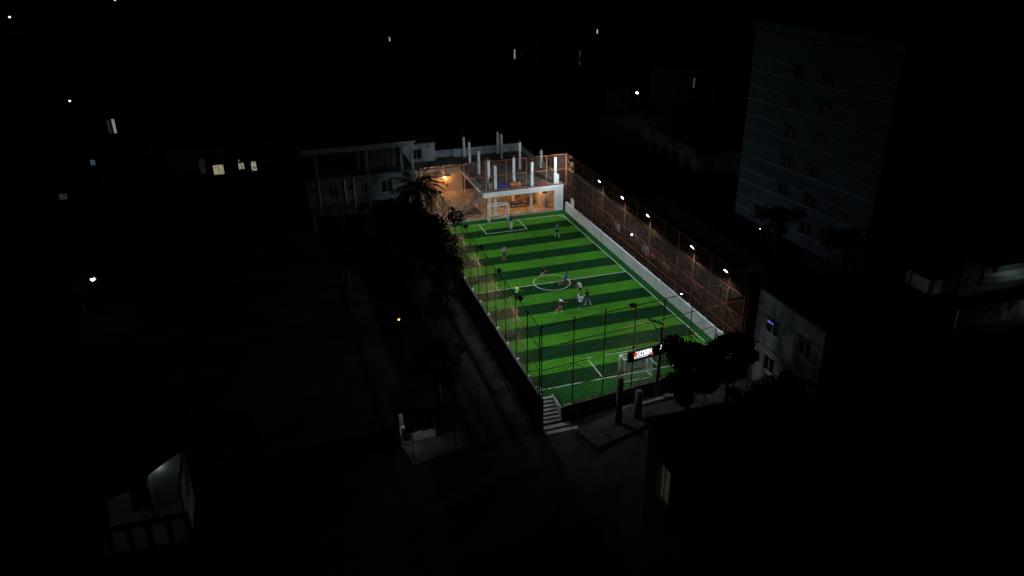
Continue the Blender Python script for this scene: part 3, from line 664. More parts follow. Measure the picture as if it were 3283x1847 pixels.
for x in (-20.8, -17.4, -14.0, -11.0, -8.6): bevel(part_box('pillar', M['house_wall'], lb, x-.17, x+.17, Y+.02, Y+.36, G, 1.895), .015)
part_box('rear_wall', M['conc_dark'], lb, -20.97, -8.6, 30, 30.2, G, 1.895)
for x, z in ((-19.85, 1.37), (-16.85, 2.0), (-15.78, .87)): MB().tube((x, Y-.07, 5.15), (x, Y-.07, z), .05, n=8).build('drainpipe', M['goal_white'], lb, smooth=True)

# house with the four lit windows, farther left
lit_y = emit('lit_window_yellow', (1.0, .92, .58), .30, 'noise', 3, .55); lit_y2 = emit('lit_window_cream', (1.0, .93, .72), .30, 'curtain', 5, .35)
lit_f = emit('lit_patterned_curtain', (.90, .95, .72), .30, 'curtain', 4.5, .12); lit_d = emit('lit_slatted_glow', (.80, .85, .62), .010, 'noise', 4, .2)
wh = thing('house', 'dark three storey house with a row of four lit windows, far left of the pitch', 'house', (0,0,0))
hl = [(-33.3,-32.45,4.45,6.35), (-31.75,-30.4,4.15,5.45), (-28.75,-27.95,4.55,5.45), (-28.68,-28.38,5.6,5.86), (-27.25,-26.5,4.2,5.5)]
wall_y(M['dark_render'], wh, -37, -23.5, G, 7.6, 35, .2, hl+[(-35.9,-34.7,4.3,5.5), (-31.7,-30.5,.6,2.0), (-28.6,-27.4,.6,2.0)])
for a, m_, mu in zip(hl, (lit_d, lit_y, lit_y2, lit_y, lit_f), (0,1,1,0,0)): window_y(wh, *a, 35, m_, M['dark_steel'], mu)
for a in ((-35.9,-34.7,4.3,5.5), (-31.7,-30.5,.6,2.0), (-28.6,-27.4,.6,2.0)): window_y(wh, *a, 35, M['glass'], M['alu'], 1)
part_box('side_wall', M['dark_render'], wh, -23.7, -23.5, 35.21, 46, G, 7.6); part_box('side_wall', M['dark_render'], wh, -37, -36.8, 35.21, 46, G, 7.6)
part_box('roof', M['dark_roof'], wh, -37.3, -23.2, 34.7, 46.2, 7.602, 7.8)

# =================================================================== RIGHT SIDE: alley wall, tower, grey house
aw = thing('alley_wall', 'long red brown brick wall with posters across the alley beyond the right fence', 'wall', (12, 0, G)); aw.location = (0,0,0)
yy = [24,18,12,6,0,-6,-12]
for a, b in zip(yy[:-1], yy[1:]):
    part_box('panel', M['brick'], aw, 12.0, 12.2, b+.15, a-.15, G, 2.85)
for y in yy: part_box('pier', M['brick'], aw, 11.93, 12.25, y-.148, y+.148, G, 2.98)
for a, b in zip(yy[:-1], yy[1:]): part_box('coping', M['conc_dark'], aw, 11.94, 12.26, b+.15, a-.15, 2.852, 2.95)
PG = 'posters pasted on the alley wall'
def poster(label, y0, y1, z0, z1, m_, marks=()):
    t = thing('poster', label, 'poster', (11.985, (y0+y1)/2, z0), 0, PG)
    part_box('sheet', m_, t, -.006, .006, -(y1-y0)/2, (y1-y0)/2, 0, z1-z0)
    for (a, b, c_, d, mm) in marks: part_box('print', mm, t, -.010, -.0065, a, b, c_, d)
poster('narrow grey poster on the alley wall, beside the taller white one', 10.75, 11.3, .05, .95, M['conc'])
poster('tall white poster on the alley wall, near the upper alley lamp', 10.0, 10.6, -.05, .95, M['paint_green'])
poster('square white poster with a dark emblem on the alley wall', 2.75, 3.6, -.05, .95, M['paint_green'], [(-.12,.15,.35,.75,M['black'])])
poster('narrow pale poster left of the one with the dark emblem', 3.85, 4.25, 0, .85, M['conc'])
poster('red painted banner on the alley wall', 1.2, 2.5, .15, .85, mat('faded_red_banner', (.40,.04,.04), (.2,.03,.03), 5), [(-.4,.3,.25,.36,M['paint_green'])])
poster('long torn yellowish banner on the alley wall', -1.9, .5, -.2, .75, mat('torn_banner', (.34,.24,.14), (.10,.06,.05), 4, p0=.42, p1=.55))
def wall_lamp(label, loc, r=.11):
    t = thing('wall_lamp', label, 'lamp', loc)
    MB().ball((0,0,0), r, 10, 8).build('globe', M['bulb_white'], t, smooth=True)
    MB().tube((.04,0,.06), (.28,0,.16), .02, n=6).build('arm', M['black'], t); MB().box(.26,.30,-.07,.07,.08,.26).build('backplate', M['black'], t)
wall_lamp('bright white lamp on the alley wall, beside the posters', (11.66, 6.3, 1.2), .075); wall_lamp('small white lamp low beyond the right wall, nearer the corner', (9.62, -8.4, 1.0), .055)
wp = thing('notice_board', 'small blank white board on the right fence near the far corner', 'board', (9.10, 17.3, 1.25))
part_box('panel', M['white_wall'], wp, -.015, .015, -.5, .5, 0, .8); part_box('frame', M['conc'], wp, -.02, .02, -.54, -.502, -.03, .83); part_box('frame', M['conc'], wp, -.02, .02, .502, .54, -.03, .83)

sh_ = thing('shed', 'low dark flat roofed shed behind the brick alley wall', 'shed', (13,0,G)); sh_.location = (0,0,0)
part_box('wall', M['conc_dark'], sh_, 12.6, 19.5, -7, 14, G, 2.1)
mb = MB()
for i in range(72):
    x = 12.4+i*.1; z = 2.12+.035*(i % 2); mb.quad((x,-7.3,z), (x+.1,-7.3,2.12+.035*((i+1) % 2)), (x+.1,14.3,2.12+.035*((i+1) % 2)), (x,14.3,z))
mb.build('roof', M['dark_roof'], sh_)

tw = thing('tower_block', 'tall blue grey apartment block with pale ledges and paired dark windows, right of the pitch', 'building', (26.53, 9.41, 0), rad(4.78))
fl = [3.10+3.08*i for i in range(6)]; holes = []
for z in fl:
    holes += [(-8.05,-6.5,z-1.0+1.0-.0-.98+.0,z+.32), (-12.25,-10.6,z-.98,z+.32)]
holes = [(a,b,c+.02,d) for a,b,c,d in holes]
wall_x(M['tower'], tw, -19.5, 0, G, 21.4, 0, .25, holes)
for (a,b,c,d) in holes: window_x(tw, a, b, c, d, 0, M['glass'], M['alu'], 1, .12)
for z in fl:
    part_box('ledge', M['ledge'], tw, -.05, -.001, -19.5, 0, z+.325, z+.395); part_box('ledge', M['ledge'], tw, -.05, -.001, -19.5, 0, z-1.05, z-.98)
    for a, b in ((-8.25,-6.3), (-12.45,-10.4)): bevel(part_box('sunshade', M['tower'], tw, -.32, -.052, a, b, z+.36, z+.42), .01)
part_box('near_side_wall', M['dark_render'], tw, .26, 14, -19.5, -19.25, G, 21.4); part_box('far_side_wall', M['tower'], tw, .26, 14, -.25, 0, G, 21.4)  # near side coloured darker to hold back lamp spill
part_box('rear_wall', M['tower'], tw, 14, 14.25, -19.5, 0, G, 21.4); part_box('roof', M['conc_dark'], tw, -.3, 14.5, -19.8, .3, 21.402, 21.6)
part_box('parapet', M['tower'], tw, -.1, .1, -19.7, .2, 21.602, 22.5)
part_box('water_tank', M['conc_dark'], tw, 5, 8, -9, -5, 21.602, 23.6)

gh = thing('house', 'grey stained plaster house with sliding windows, one glowing violet, by the near right corner', 'house', (9.45,-19.9,G)); gh.location = (0,0,0)
X0 = 9.45; hh = [(-22.72,-21.2,3.8,5.0), (-22.8,-21.48,.66,1.98), (-26.4,-25.1,4.0,5.4)]
wall_x(M['stained'], gh, -27.6, -20.0, G, 6.9, X0, .22, hh)
violet = emit('violet_glow', (.20, .14, 1.0), .9, 'curtain', 9, .1)
for i, a in enumerate(hh):
    w_ = window_x(gh, *a, X0, M['glass'], M['goal_white'], 1, .08)
    if i != 1: bevel(part_box('sunshade', M['stained'], gh, X0-.35, X0-.002, a[0]-.1, a[1]+.1, a[3]+.08, a[3]+.15), .01)
    else: bevel(part_box('sunshade', M['stained'], gh, X0-.12, X0-.002, a[0]-.1, a[1]+.1, a[3]+.08, a[3]+.15), .01)
part_box('violet_blind', violet, gh, X0+.045, X0+.06, -21.95, -21.3, 4.62, 4.94)
part_box('string_course', M['conc_dark'], gh, X0-.06, X0-.002, -27.6, -20.0, 2.55, 2.68)
part_box('end_wall', M['conc_dark'], gh, X0+.23, 18, -27.6, -27.38, G, 6.9); part_box('end_wall', M['stained'], gh, X0+.23, 18, -20.22, -20.0, G, 6.9); part_box('roof', M['dark_roof'], gh, X0-.1, 18.2, -27.8, -19.85, 6.902, 7.05)

# house with a railed veranda at the right edge
vh = thing('house', 'house with a railed veranda lit pale green, at the right edge', 'house', (-.74,-.58,.4))
vg = emit('green_tube_light', (.70, 1.0, .88), 30)
part_box('lower_wall', M['conc_dark'], vh, 37.6, 60, -13.4, -13.2, GO, .4)
part_box('veranda_floor', M['conc'], vh, 37.4, 60, -15.2, -13.0, .40, .52)
wall_y(M['pale_wall'], vh, 37.6, 60, .525, 2.69, -13.4, .2, [(40.9,41.7,.53,2.4)], 'back_wall')
part_box('door', M['wood'], vh, 40.91, 41.69, -13.3, -13.25, .53, 2.39)
part_box('roof', M['dark_roof'], vh, 37, 60.5, -15.95, -10, 2.695, 2.85)
for x in (37.8, 47.2): part_box('pillar', M['dark_render'], vh, x-.12, x+.12, -15.1, -14.86, .525, 2.69)
for i in range(4): MB().tube((38.0,-15.16,.70+.25*i), (60,-15.16,.70+.25*i), .022, n=6).build('rail', M['alu'], vh)
MB().tube((42.3,-13.5,2.35), (43.5,-13.5,2.35), .03, n=6).build('tube_light', vg, vh)
cw = thing('boundary_wall', 'pale stained compound wall in front of the veranda house', 'wall', (40,-18.4,G)); cw.location = (-.74,-.58,.4)
for i in range(5): part_box('panel', M['stained'], cw, 32.1+3*i, 34.95+3*i, -18.5, -18.35, GO, .36)
for i in range(6): part_box('pier', M['stained'], cw, 31.95+3*i, 32.098+3*i, -18.53, -18.32, GO, .42)
cl = bulb('lamp with an added hood outside the compound wall of the veranda house', (42.6, -21.6, 1.7), emit('compound_lamp', (1,.98,.88), 300), .08)
MB().tube((0,0,.16), (0,0,-.06), .06, .34, n=12, caps=False).build('added_shade', M['black'], cl)  # hood added to keep the lamp's light off the tower
bwl = thing('boundary_wall', 'pale cornered compound wall beyond the tower, left of the veranda house', 'wall', (35.3,-11.9,G)); bwl.location = (-.72,-.63,.4)
part_box('wall', M['white_wall'], bwl, 35.25, 35.45, -12.0, -6.6, GO, -.1); part_box('wall', M['white_wall'], bwl, 35.451, 38.4, -12.0, -11.8, GO, -.1)
for a in ((35.2,-7.6), (35.2,-9.6), (35.2,-12.05), (38.4,-12.05)): part_box('pier', M['conc_dark'], bwl, a[0], a[0]+.3, a[1], a[1]+.3, GO, .1)
for i in range(14): MB().tube((35.33,-6.4+.22*i,G), (35.33,-6.4+.22*i,.2), .018, n=5).build('picket', M['alu'], bwl)

# =================================================================== NEAR END: stair, sign, pole, columns
ns = thing('staircase', 'pale concrete staircase with railing climbing to the near left corner of the pitch', 'staircase', (-7.8,-20.9,G)); ns.location = (0,0,0)
n = 7; SX0, SX1 = -8.62, -7.08
for i in range(n):
    z = -.03-.152*i; y = -18.9-.285*i
    bevel(MB().box(SX0, SX1, y-.285, y-.002, G-.05, z).build('step', M['step'], ns), .012)
for i, (z, y, xr) in enumerate(((-.98, -21.2, -6.6), (-1.05, -21.75, -6.2))): bevel(MB().box(SX0-.1*i, xr, y-.4, y, G-.02, z).build('step', M['step'], ns), .012)
MB().box(SX1, -6.99, -20.8, -18.86, G-.05, .06).build('side_wall', M['white_wall'], ns)
for i in range(6): MB().tube((-7.03,-18.95-.36*i,.06), (-7.03,-18.95-.36*i,.85), .016, n=5).build('baluster', M['dark_steel'], ns)
for z in (.85, .45): MB().tube((-7.03,-18.95,z), (-7.03,-20.75,z), .018, n=6).build('handrail', M['dark_steel'], ns)
for i in range(5): MB().tube((-8.5+.36*i,-18.83,.0), (-8.5+.36*i,-18.83,.82), .014, n=5).build('baluster', M['dark_steel'], ns)
MB().tube((-8.5,-18.83,.82), (-7.03,-18.83,.82), .018, n=6).build('handrail', M['dark_steel'], ns)
# unfinished concrete columns with starter bars on the forecourt
def stub_col(label, x, y, top, w=.25):
    t = thing('concrete_column', label, 'column', (x, y, G+.021))
    MB().tube((0,0,0), (0,0,top-G), w, w*.92, n=14).build('shaft', M['conc_dark'], t, smooth=True)
    for k in range(5):
        a = 2*math.pi*k/5; MB().tube((w*.6*math.cos(a), w*.6*math.sin(a), top-G), (w*.6*math.cos(a), w*.6*math.sin(a), top-G+.75+.1*(k % 2)), .012, n=5).build('rebar', M['dark_steel'], t)
stub_col('dark round concrete column with bare rods before the near goal', -3.3, -22.7, 2.9)
stub_col('shorter dark concrete column beside the tree, near end', -1.65, -22.5, 1.4, .30)
lwl = thing('garden_wall', 'low dark block wall on the forecourt by the concrete columns', 'wall', (-1.2,-22.6,G)); lwl.location = (0,0,0)
for i in range(6): bevel(part_box('block', M['conc_dark'], lwl, -3.9+.95*i, -2.97+.95*i, -23.0, -22.75, G+.021, -.95+.06*(i % 2)), .02)
kw = thing('lit_strip_slab', 'pale slab added for the lit ground below the near fence by the slanting trunk', 'ledge', (1,-20.9,G)); kw.location = (0,0,0)
ang = math.atan(.125)
MB().prism([(-2.4,-21.25),(2.4,-20.7),(2.4,-20.35),(-2.4,-20.9)], G+.021, G+.2).build('slab', M['conc'], kw)  # pale colour stands in for floodlight falling on the ground
tr_ = thing('striped_ground', 'low ribs added for lit tin roof in front of the near fence', 'roof', (-3.3,-22.75,-.93), rad(18))  # ribs added on the ground to give bands of light and shade
for i in range(26):
    x = -3.1+.24*i; MB().add([(x,-1.3,0),(x+.12,-1.3,.075),(x+.24,-1.3,0),(x,1.1,.10),(x+.12,1.1,.175),(x+.24,1.1,.10)], [(0,1,4,3),(1,2,5,4)]).build('stripe_rib', M['striping'], tr_)
for x in (-3.0, 3.0):
    for y in (-1.2, 1.0): part_box('post', M['wood'], tr_, x-.05, x+.05, y-.05, y+.05, -.15, .0)

# lit LED sign on the near fence
sg = thing('led_sign', 'dark LED shop sign with glowing white OXYGEN lettering on the near fence', 'sign', (-.58, -20.78, .70), ang)
led_dark = emit('led_panel_navy', (.02, .015, .10), .10); led_w = emit('led_white', (.95, .97, 1.0), 1.3); led_r = emit('led_red', (1.0, .04, .05), .75)
led_o = emit('led_orange', (1.0, .16, .03), .5); led_g = emit('led_green', (.1, .9, .4), .8)
part_box('cabinet', M['black'], sg, -1.40, 1.86, -.14, .05, 2.33, 3.20)
part_box('screen', led_dark, sg, -.98, .72, -.150, -.142, 2.40, 3.14)
def text(body, x, z, size, m_, parent, name, squash=1.0, bold=0.0):
    c = bpy.data.curves.new(name, 'FONT'); c.body = body; c.size = size; c.extrude = .006; c.offset = bold; c.materials.append(m_)
    o = bpy.data.objects.new('tmp', c); COL.objects.link(o)
    me = bpy.data.meshes.new_from_object(o.evaluated_get(bpy.context.evaluated_depsgraph_get())); bpy.data.objects.remove(o, do_unlink=True)
    o = link(name, me, parent); o.location = (x, -.160, z); o.rotation_euler = (math.pi/2, 0, 0); o.scale = (squash, 1, 1); return o
text('XYGEN', -.58, 2.76, .50, led_w, sg, 'lettering', .70, .026)
mb = MB()
for i in range(24):
    t0 = 2*math.pi*i/24; t1 = 2*math.pi*(i+1)/24; P = lambda t, q: (-.76+q*math.cos(t)*.9, -.158, 2.95+q*math.sin(t))
    mb.quad(P(t0,.10), P(t0,.19), P(t1,.19), P(t1,.10))
mb.build('letter_ring', led_w, sg)
mb = MB().add([(-.84+.15*math.cos(.5236*i), -.164, 2.92+.19*math.sin(.5236*i)) for i in range(12)], [tuple(range(12))]); mb.build('red_emblem', led_r, sg)
MB().box(-.93, .60, -.160, -.152, 2.67, 2.72).build('underline', led_w, sg)
for i in range(13):
    MB().box(-.90+.095*i, -.90+.095*i+.065, -.160, -.152, 2.55+.004*(i % 3), 2.605).build('small_print', led_w, sg)
mb = MB().add([(.60+.13*math.cos(.5236*i), -.164, 2.66+.15*math.sin(.5236*i)) for i in range(12)], [tuple(range(12))]); mb.build('orange_emblem', led_o, sg)
mb = MB().add([(1.42+.085*math.cos(.5236*i), -.152, 3.08+.11*math.sin(.5236*i)) for i in range(12)], [tuple(range(12))])
mb.add([(1.38+.05*math.cos(.5236*i), -.156, 2.86+.07*math.sin(.5236*i)) for i in range(12)], [tuple(range(12))]); mb.build('white_symbol', led_w, sg)
for x in (-1.2, 1.45): MB().tube((x,.05,2.6), (x,.72,2.6), .03, n=6).build('mount', M['dark_steel'], sg)

def utility_pole(label, x, y, top, arms, name='utility_pole'):
    t = thing(name, label, 'pole', (x, y, G))
    MB().tube((0,0,0), (0,0,top-G), .15, .11, n=10).build('pole', M['conc_dark'], t, smooth=True)
    for (a, b) in arms:
        c_ = MB().bar(a, b, .09).build('crossarm', M['dark_steel'], t)
        A = Vector(a); B = Vector(b)
        for k in range(5):
            p = A+(B-A)*(k/4.6); q = MB().ball((p.x,p.y,p.z+.13), (.06,.06,.08), 8, 6); q.tube((p.x,p.y,p.z+.04), (p.x,p.y,p.z+.1), .02, n=5); q.build('insulator', M['black'], c_)
        MB().tube(A*.75+B*.25, (0,0,min(A.z,B.z)-1.1), .03, n=5).build('stay', M['dark_steel'], t)
    return t
UX, UY = .95, -20.38
utility_pole('dark utility pole with a slanted crossarm of insulators rising behind the sign', UX, UY, 5.15, [((-1.15,-.12,7.15),(0.1,0,6.45))])
WG = 'overhead cables at the near end'
def cable(label, a, b, sag=.5, r=.012):
    a = Vector(a); b = Vector(b); O = (a+b)/2; pts = [(a+(b-a)*(i/12)-O-Vector((0,0,sag*4*(i/12)*(1-i/12)))) for i in range(13)]
    t = MB().path(pts, r, 4).build('cable', M['black'], None, loc=O); tag(t, label, 'cable', WG); return t
for i, (lb_, A, B) in enumerate((('thin black cable from the pole towards the near left corner, topmost', (-.1,-20.45,5.75), (-14,-23,6.9)), ('thin black cable from the pole to the left, below the topmost', (.2,-20.45,5.6), (-14,-23,5.9)),
      ('thin black cable from the pole to the left, lowest of the three', (.9,-20.4,4.4), (-14,-23.2,4.9)), ('thin black cable from the pole towards the grey house, upper', (.5,-20.4,5.4), (9.4,-20.3,5.9)), ('thin black cable from the pole towards the grey house, lower', (.98,-20.4,4.2), (9.4,-20.3,5.2)))):
    cable(lb_, A, B, .35+.1*i)

# =================================================================== LOWER LEFT AND BOTTOM: shop, arcade house, louvre window
sp_ = thing('shop', 'small roadside shop with a lit open front and concrete apron, below the left yard', 'shop', (-17.5,-19.2,G)); sp_.location = (-.09,-.54,.4)
part_box('back_wall', M['pale_wall'], sp_, -18.7, -16.2, -17.2, -17.0, GO, 1.2); part_box('side_wall', M['pale_wall'], sp_, -18.85, -18.71, -19.3, -17.0, GO, 1.2); part_box('side_wall', M['pale_wall'], sp_, -16.19, -16.05, -19.3, -17.0, GO, 1.2)
part_box('floor', M['conc'], sp_, -18.7, -16.2, -19.4, -17.21, GO+.021, GO+.12)
mb = MB().box(-19.1,-15.8,-19.5,-16.9,1.205,1.33)
rnd = random.Random(4)
for i in range(15):
    x = -18.5+.17*i; mb.quad((x,-19.52,1.25), (x+.17,-19.52,1.25), (x+.17,-20.5,.28-rnd.random()*.2), (x,-20.5,.28-rnd.random()*.2))
mb.build('roof', M['dark_roof'], sp_)
part_box('counter', M['conc'], sp_, -18.5, -17.9, -18.9, -18.5, GO+.125, GO+1.0)
MB().prism([(-18.7,-19.45),(-14.2,-19.0),(-14.4,-21.0),(-18.35,-22.0)], GO+.022, GO+.06).build('apron', M['conc_dark'], sp_)
MB().tube((-18.35,-18.2,.9), (-17.6,-18.2,.9), .03, n=8).build('tube_light', emit('shop_tube', (.88,.96,1.0), 38), sp_)
for x, y in ((-18.3,-22.1), (-15.2,-21.4)):
    t = thing('fence_pole', 'thin dark pole at the %s end of the lit shop apron' % ('left' if x < -17 else 'right'), 'pole', (x,y,G)); MB().tube((0,0,0), (0,0,2.4), .035, n=6).build('shaft', M['dark_steel'], t); MB().ball((0,0,2.42), .05, 8, 6).build('cap', M['dark_steel'], t)

ah = thing('house', 'dark house with an arched gallery dimly lit inside, lower left', 'house', (-36,-24,G)); ah.location = (.35,-.51,.4)
part_box('gallery_floor', mat('yellowish_floor', (.36,.34,.24), None, 2), ah, -37.8, -33.0, -24.6, -21.01, GO+.021, GO+.1)
wall_y(M['white_wall'], ah, -37.8, -33.0, GO+.1, 2.3, -21.0, .2, [(-36.45,-35.05,GO+.1,1.6)], 'back_wall')
part_box('door', M['wood'], ah, -36.44, -35.06, -20.9, -20.8, GO+.11, 1.59)
part_box('partition', M['pale_wall'], ah, -35.04, -34.92, -22.6, -21.01, GO+.1, 1.4)
part_box('side_wall', M['pale_wall'], ah, -33.0, -32.85, -24.6, -20.8, GO, 2.3)
def arch_mesh(x0, x1, y, z0, z1, zt):
    mb = MB(); n = 10; cx = (x0+x1)/2; rx_ = (x1-x0)/2; pts = [(x0, z0)]+[(cx-rx_*math.cos(math.pi*i/n), z1+(rx_)*math.sin(math.pi*i/n)) for i in range(n+1)]+[(x1, z0)]
    for (xa, za), (xb, zb) in zip(pts[1:-2], pts[2:-1]):
        mb.add([(xa,y,za),(xb,y,zb),(xb,y,zt),(xa,y,zt),(xa,y+.25,za),(xb,y+.25,zb),(xb,y+.25,zt),(xa,y+.25,zt)], [(0,1,2,3),(7,6,5,4),(0,4,5,1)])
    return mb
for i in range(5):
    x0 = -38.05+1.07*i; arch_mesh(x0, x0+.80, -24.9, GO, .1, .66).build('arch', M['dark_roof'], ah)
    part_box('pillar', M['dark_roof'], ah, x0+.802, x0+1.068, -24.92, -24.63, GO, .66)
MB().add([(-38.9,-23.95,2.6),(-36.4,-24.5,2.6),(-35.75,-24.3,2.6),(-33.6,-21.9,2.6),(-32.6,-20.9,2.6),(-32.6,-14,2.6),(-38.9,-14,2.6)], [tuple(range(7))]).build('roof', M['dark_roof'], ah).modifiers.new('s','SOLIDIFY').thickness = -.12
MB().tube((-37.2,-24.3,2.2), (-35.2,-23.6,2.35), .05, n=6).build('beam', M['dark_steel'], ah)
MB().ball((-34.55,-21.2,1.75), .05, 8, 6).build('bulb', emit('gallery_bulb', (.85,.97,1.0), 26), ah)
MB().ball((-37.0,-21.3,1.9), .04, 8, 6).build('bulb', emit('gallery_fill', (.9,.97,1.0), 55), ah)  # extra fill added to brighten the left end of the gallery


nb = thing('house', 'dark block at the bottom with a slatted lit window', 'house', (-6,-34,G)); nb.location = (0,0,0)
lw_h = (-35.0,-33.55,1.9,4.6)
wall_x(M['conc_dark'], nb, -46, -32.2, G, 6.2, -6.1, .25, [lw_h])
glow = emit('warm_room_glow', (.75, .72, .42), .14, 'noise', 1.2, .45)
part_box('lit_room', glow, nb, -5.78, -5.74, lw_h[0], lw_h[1], lw_h[2], lw_h[3])
for i in range(17): z = lw_h[2]+.05+.158*i; part_box('slat', M['dark_steel'], nb, -5.98, -5.93, lw_h[0]+.01, lw_h[1]-.01, z, z+.055)
part_box('mullion', M['dark_steel'], nb, -6.02, -5.985, -34.32, -34.27, lw_h[2], lw_h[3])
part_box('end_wall', M['conc_dark'], nb, -5.84, 4, -32.45, -32.2, G, 6.2); part_box('roof', M['dark_roof'], nb, -6.2, 4.2, -46, -32.0, 6.202, 6.35)

# =================================================================== FAR LIGHTS AND DARK HOUSES
def dark_house(label, x, y, w, d, h, lit=(), dark=2, rz=0.0):
    """plain rendered house, front facing -y; lit = (u, z0, width, height, material)"""
    t = thing('house', label, 'house', (x, y, G), rz)
    rnd = random.Random(int(x*7+y)); holes = [(u-a/2, u+a/2, z0, z0+b) for u, z0, a, b, m_ in lit]; dk = []
    k = max(2, int(w/3))
    for i in range(k):
        for s in range(max(1, int(h/3.0))):
            c_ = -w/2+w*(i+.5)/k; r_ = (c_-.5, c_+.5, 3.0*s+1.0, 3.0*s+2.2)
            if r_[3] < h-.2 and not any(r_[0] < q[1]+.1 and r_[1] > q[0]-.1 and r_[2] < q[3]+.1 and r_[3] > q[2]-.1 for q in holes): dk.append(r_)
    wall_y(M['dark_render'], t, -w/2, w/2, 0, h, 0, .2, holes+dk)
    for hq, q in zip(holes, lit): window_y(t, *hq, 0, q[4], M['dark_steel'], 0)
    for hq in dk: window_y(t, *hq, 0, M['glass'], M['dark_steel'], 1)
    part_box('side_wall', M['dark_render'], t, -w/2, -w/2+.2, .201, d, 0, h); part_box('side_wall', M['dark_render'], t, w/2-.2, w/2, .201, d, 0, h); part_box('rear_wall', M['dark_render'], t, -w/2+.201, w/2-.201, d-.2, d, 0, h)
    part_box('roof', M['dark_roof'], t, -w/2-.2, w/2+.2, -.2, d+.2, h+.002, h+.2)
    return t
wl = lambda n, c, s: emit(n, c, s)
dark_house('far dark house with one thin bright window, above the pillared building', 9.2, 145, 12, 10, 9, [(0, 5.3, .42, 1.1, wl('far_win_1', (.9,.95,1), .4))])
dark_house('far dark house with a tall narrow lit stair window', 32, 110, 12, 10, 9, [(0, 4.6, .5, 2.2, wl('far_win_2', (.85,.9,.9), .22)), (1.6, 5.5, .22, .5, wl('far_win_2b', (.6,.6,.55), .08))])
dark_house('distant dark house with a bright slit window, top right of centre', 65, 138.6, 12, 10, 9, [(0, 5.2, .45, 1.2, wl('far_win_3', (1,1,1), .5))])
dark_house('dark house with two dim lit slits in one column', 44.4, 101, 10, 10, 9, [(0, 5.6, .4, 1.5, wl('far_win_4', (.8,.8,.75), .03)), (0, 3.9, .4, .8, wl('far_win_4b', (.8,.8,.75), .04))])
dark_house('dark house with a dim upright window left of the tower', 52.9, 65.5, 10, 8, 8, [(0, 4.6, .5, 1.9, wl('far_win_5', (.85,.85,.8), .05))])
dark_house('dark house with a white curtained doorway, far left', -47, 67, 11, 9, 7.5, [(0, 4.3, .55, 2.3, wl('far_win_6', (.85,.95,.85), .22)), (-.7, 4.3, .6, 2.2, wl('far_win_6b', (.5,.62,.48), .02))])
dark_house('dark house with a small blue lit opening, far left', -47, 46, 9, 8, 7, [(0, 5.0, .7, .8, wl('far_win_7', (.25,.55,.85), .10))])
dark_house('dark house with a dim grey window pane near the left edge', -48.6, 34, 8, 7, 6, [(0, 5.1-.8, 1.0, .8, wl('far_win_8', (.8,.8,.8), .022))])
dark_house('low pale house by the far street lamp', 41, 73.5, 5, 6, 3.6)
rb = thing('shop_row', 'single storey shop row with a pale parapet along the far road, left of the tower', 'shop', (33.0,29.4,G)); rb.location = (0,0,0)
wall_x(M['house_wall'], rb, 29.6, 46, G, 1.4, 33.0, .2, [(31,33,G,.9), (34.5,36.5,G,.9), (38,40,G,.9), (41.5,43.5,G,.9)])
part_box('parapet', M['house_wall'], rb, 32.5, 32.8, 29.4, 46, 1.7, 2.85); part_box('canopy', M['conc_dark'], rb, 32.4, 40.5, 29.3, 46, 1.402, 1.69)
wall_y(M['house_wall'], rb, 33.201, 40.3, G, 1.4, 29.6, .2, [(34.6,36.0,G,.8)], 'end_wall')
for a in ((31,33), (34.5,36.5), (38,40), (41.5,43.5)): part_box('shutter', M['dark_steel'], rb, 33.08, 33.12, a[0], a[1], G, .89)
part_box('shutter', M['dark_steel'], rb, 34.61, 35.99, 29.7, 29.74, G, .79)
def street_lamp(label, x, y, z, m_, r=.14, hood=True):
    t = thing('street_lamp', label, 'street lamp', (x, y, G), 0, 'street lamps')
    MB().tube((.35,0,0), (.35,0,z-G+.1), .07, .05, n=8).build('pole', M['dark_steel'], t); MB().tube((.35,0,z-G+.1), (0,0,z-G+.22), .03, n=6).build('arm', M['dark_steel'], t)
    MB().ball((0,0,z-G), (r, r, r*.8), 10, 8).build('bulb', m_, t, smooth=True)
    if hood: MB().tube((0,0,z-G+r*.7), (0,0,z-G+r*.7+.12), r*.95, r*.3, n=10).build('hood', M['dark_steel'], t)
street_lamp('bright street lamp by the low house beyond the road', 39.9, 63, 4, emit('lamp_a', (1,1,1), 30), .20)
street_lamp('bright white street lamp in the dark left yard', -41.9, 8.5, 3, emit('lamp_b', (.9,1,.95), 7), .20)
street_lamp('distant street lamp in the top left corner', -103.5, 257.4, 4, emit('lamp_c', (1,1,.95), 2.5), .38)
street_lamp('distant dim street lamp at the top edge', -76.2, 308, 4.5, emit('lamp_d', (1,1,1), .6), .5)
street_lamp('greenish street lamp, upper left', -57.5, 92.7, 4, emit('lamp_e', (.65,1,.75), 3), .2)
street_lamp('small pale lamp among the trees left of the tower', 21.3, -2.9, 4, emit('lamp_f', (1,1,1), 5), .06)
yl = street_lamp('small orange bulb on a thin pole in the left yard', -16.6, -8.5, 2.9, emit('lamp_g', (1,.42,.12), 7), .075, False)

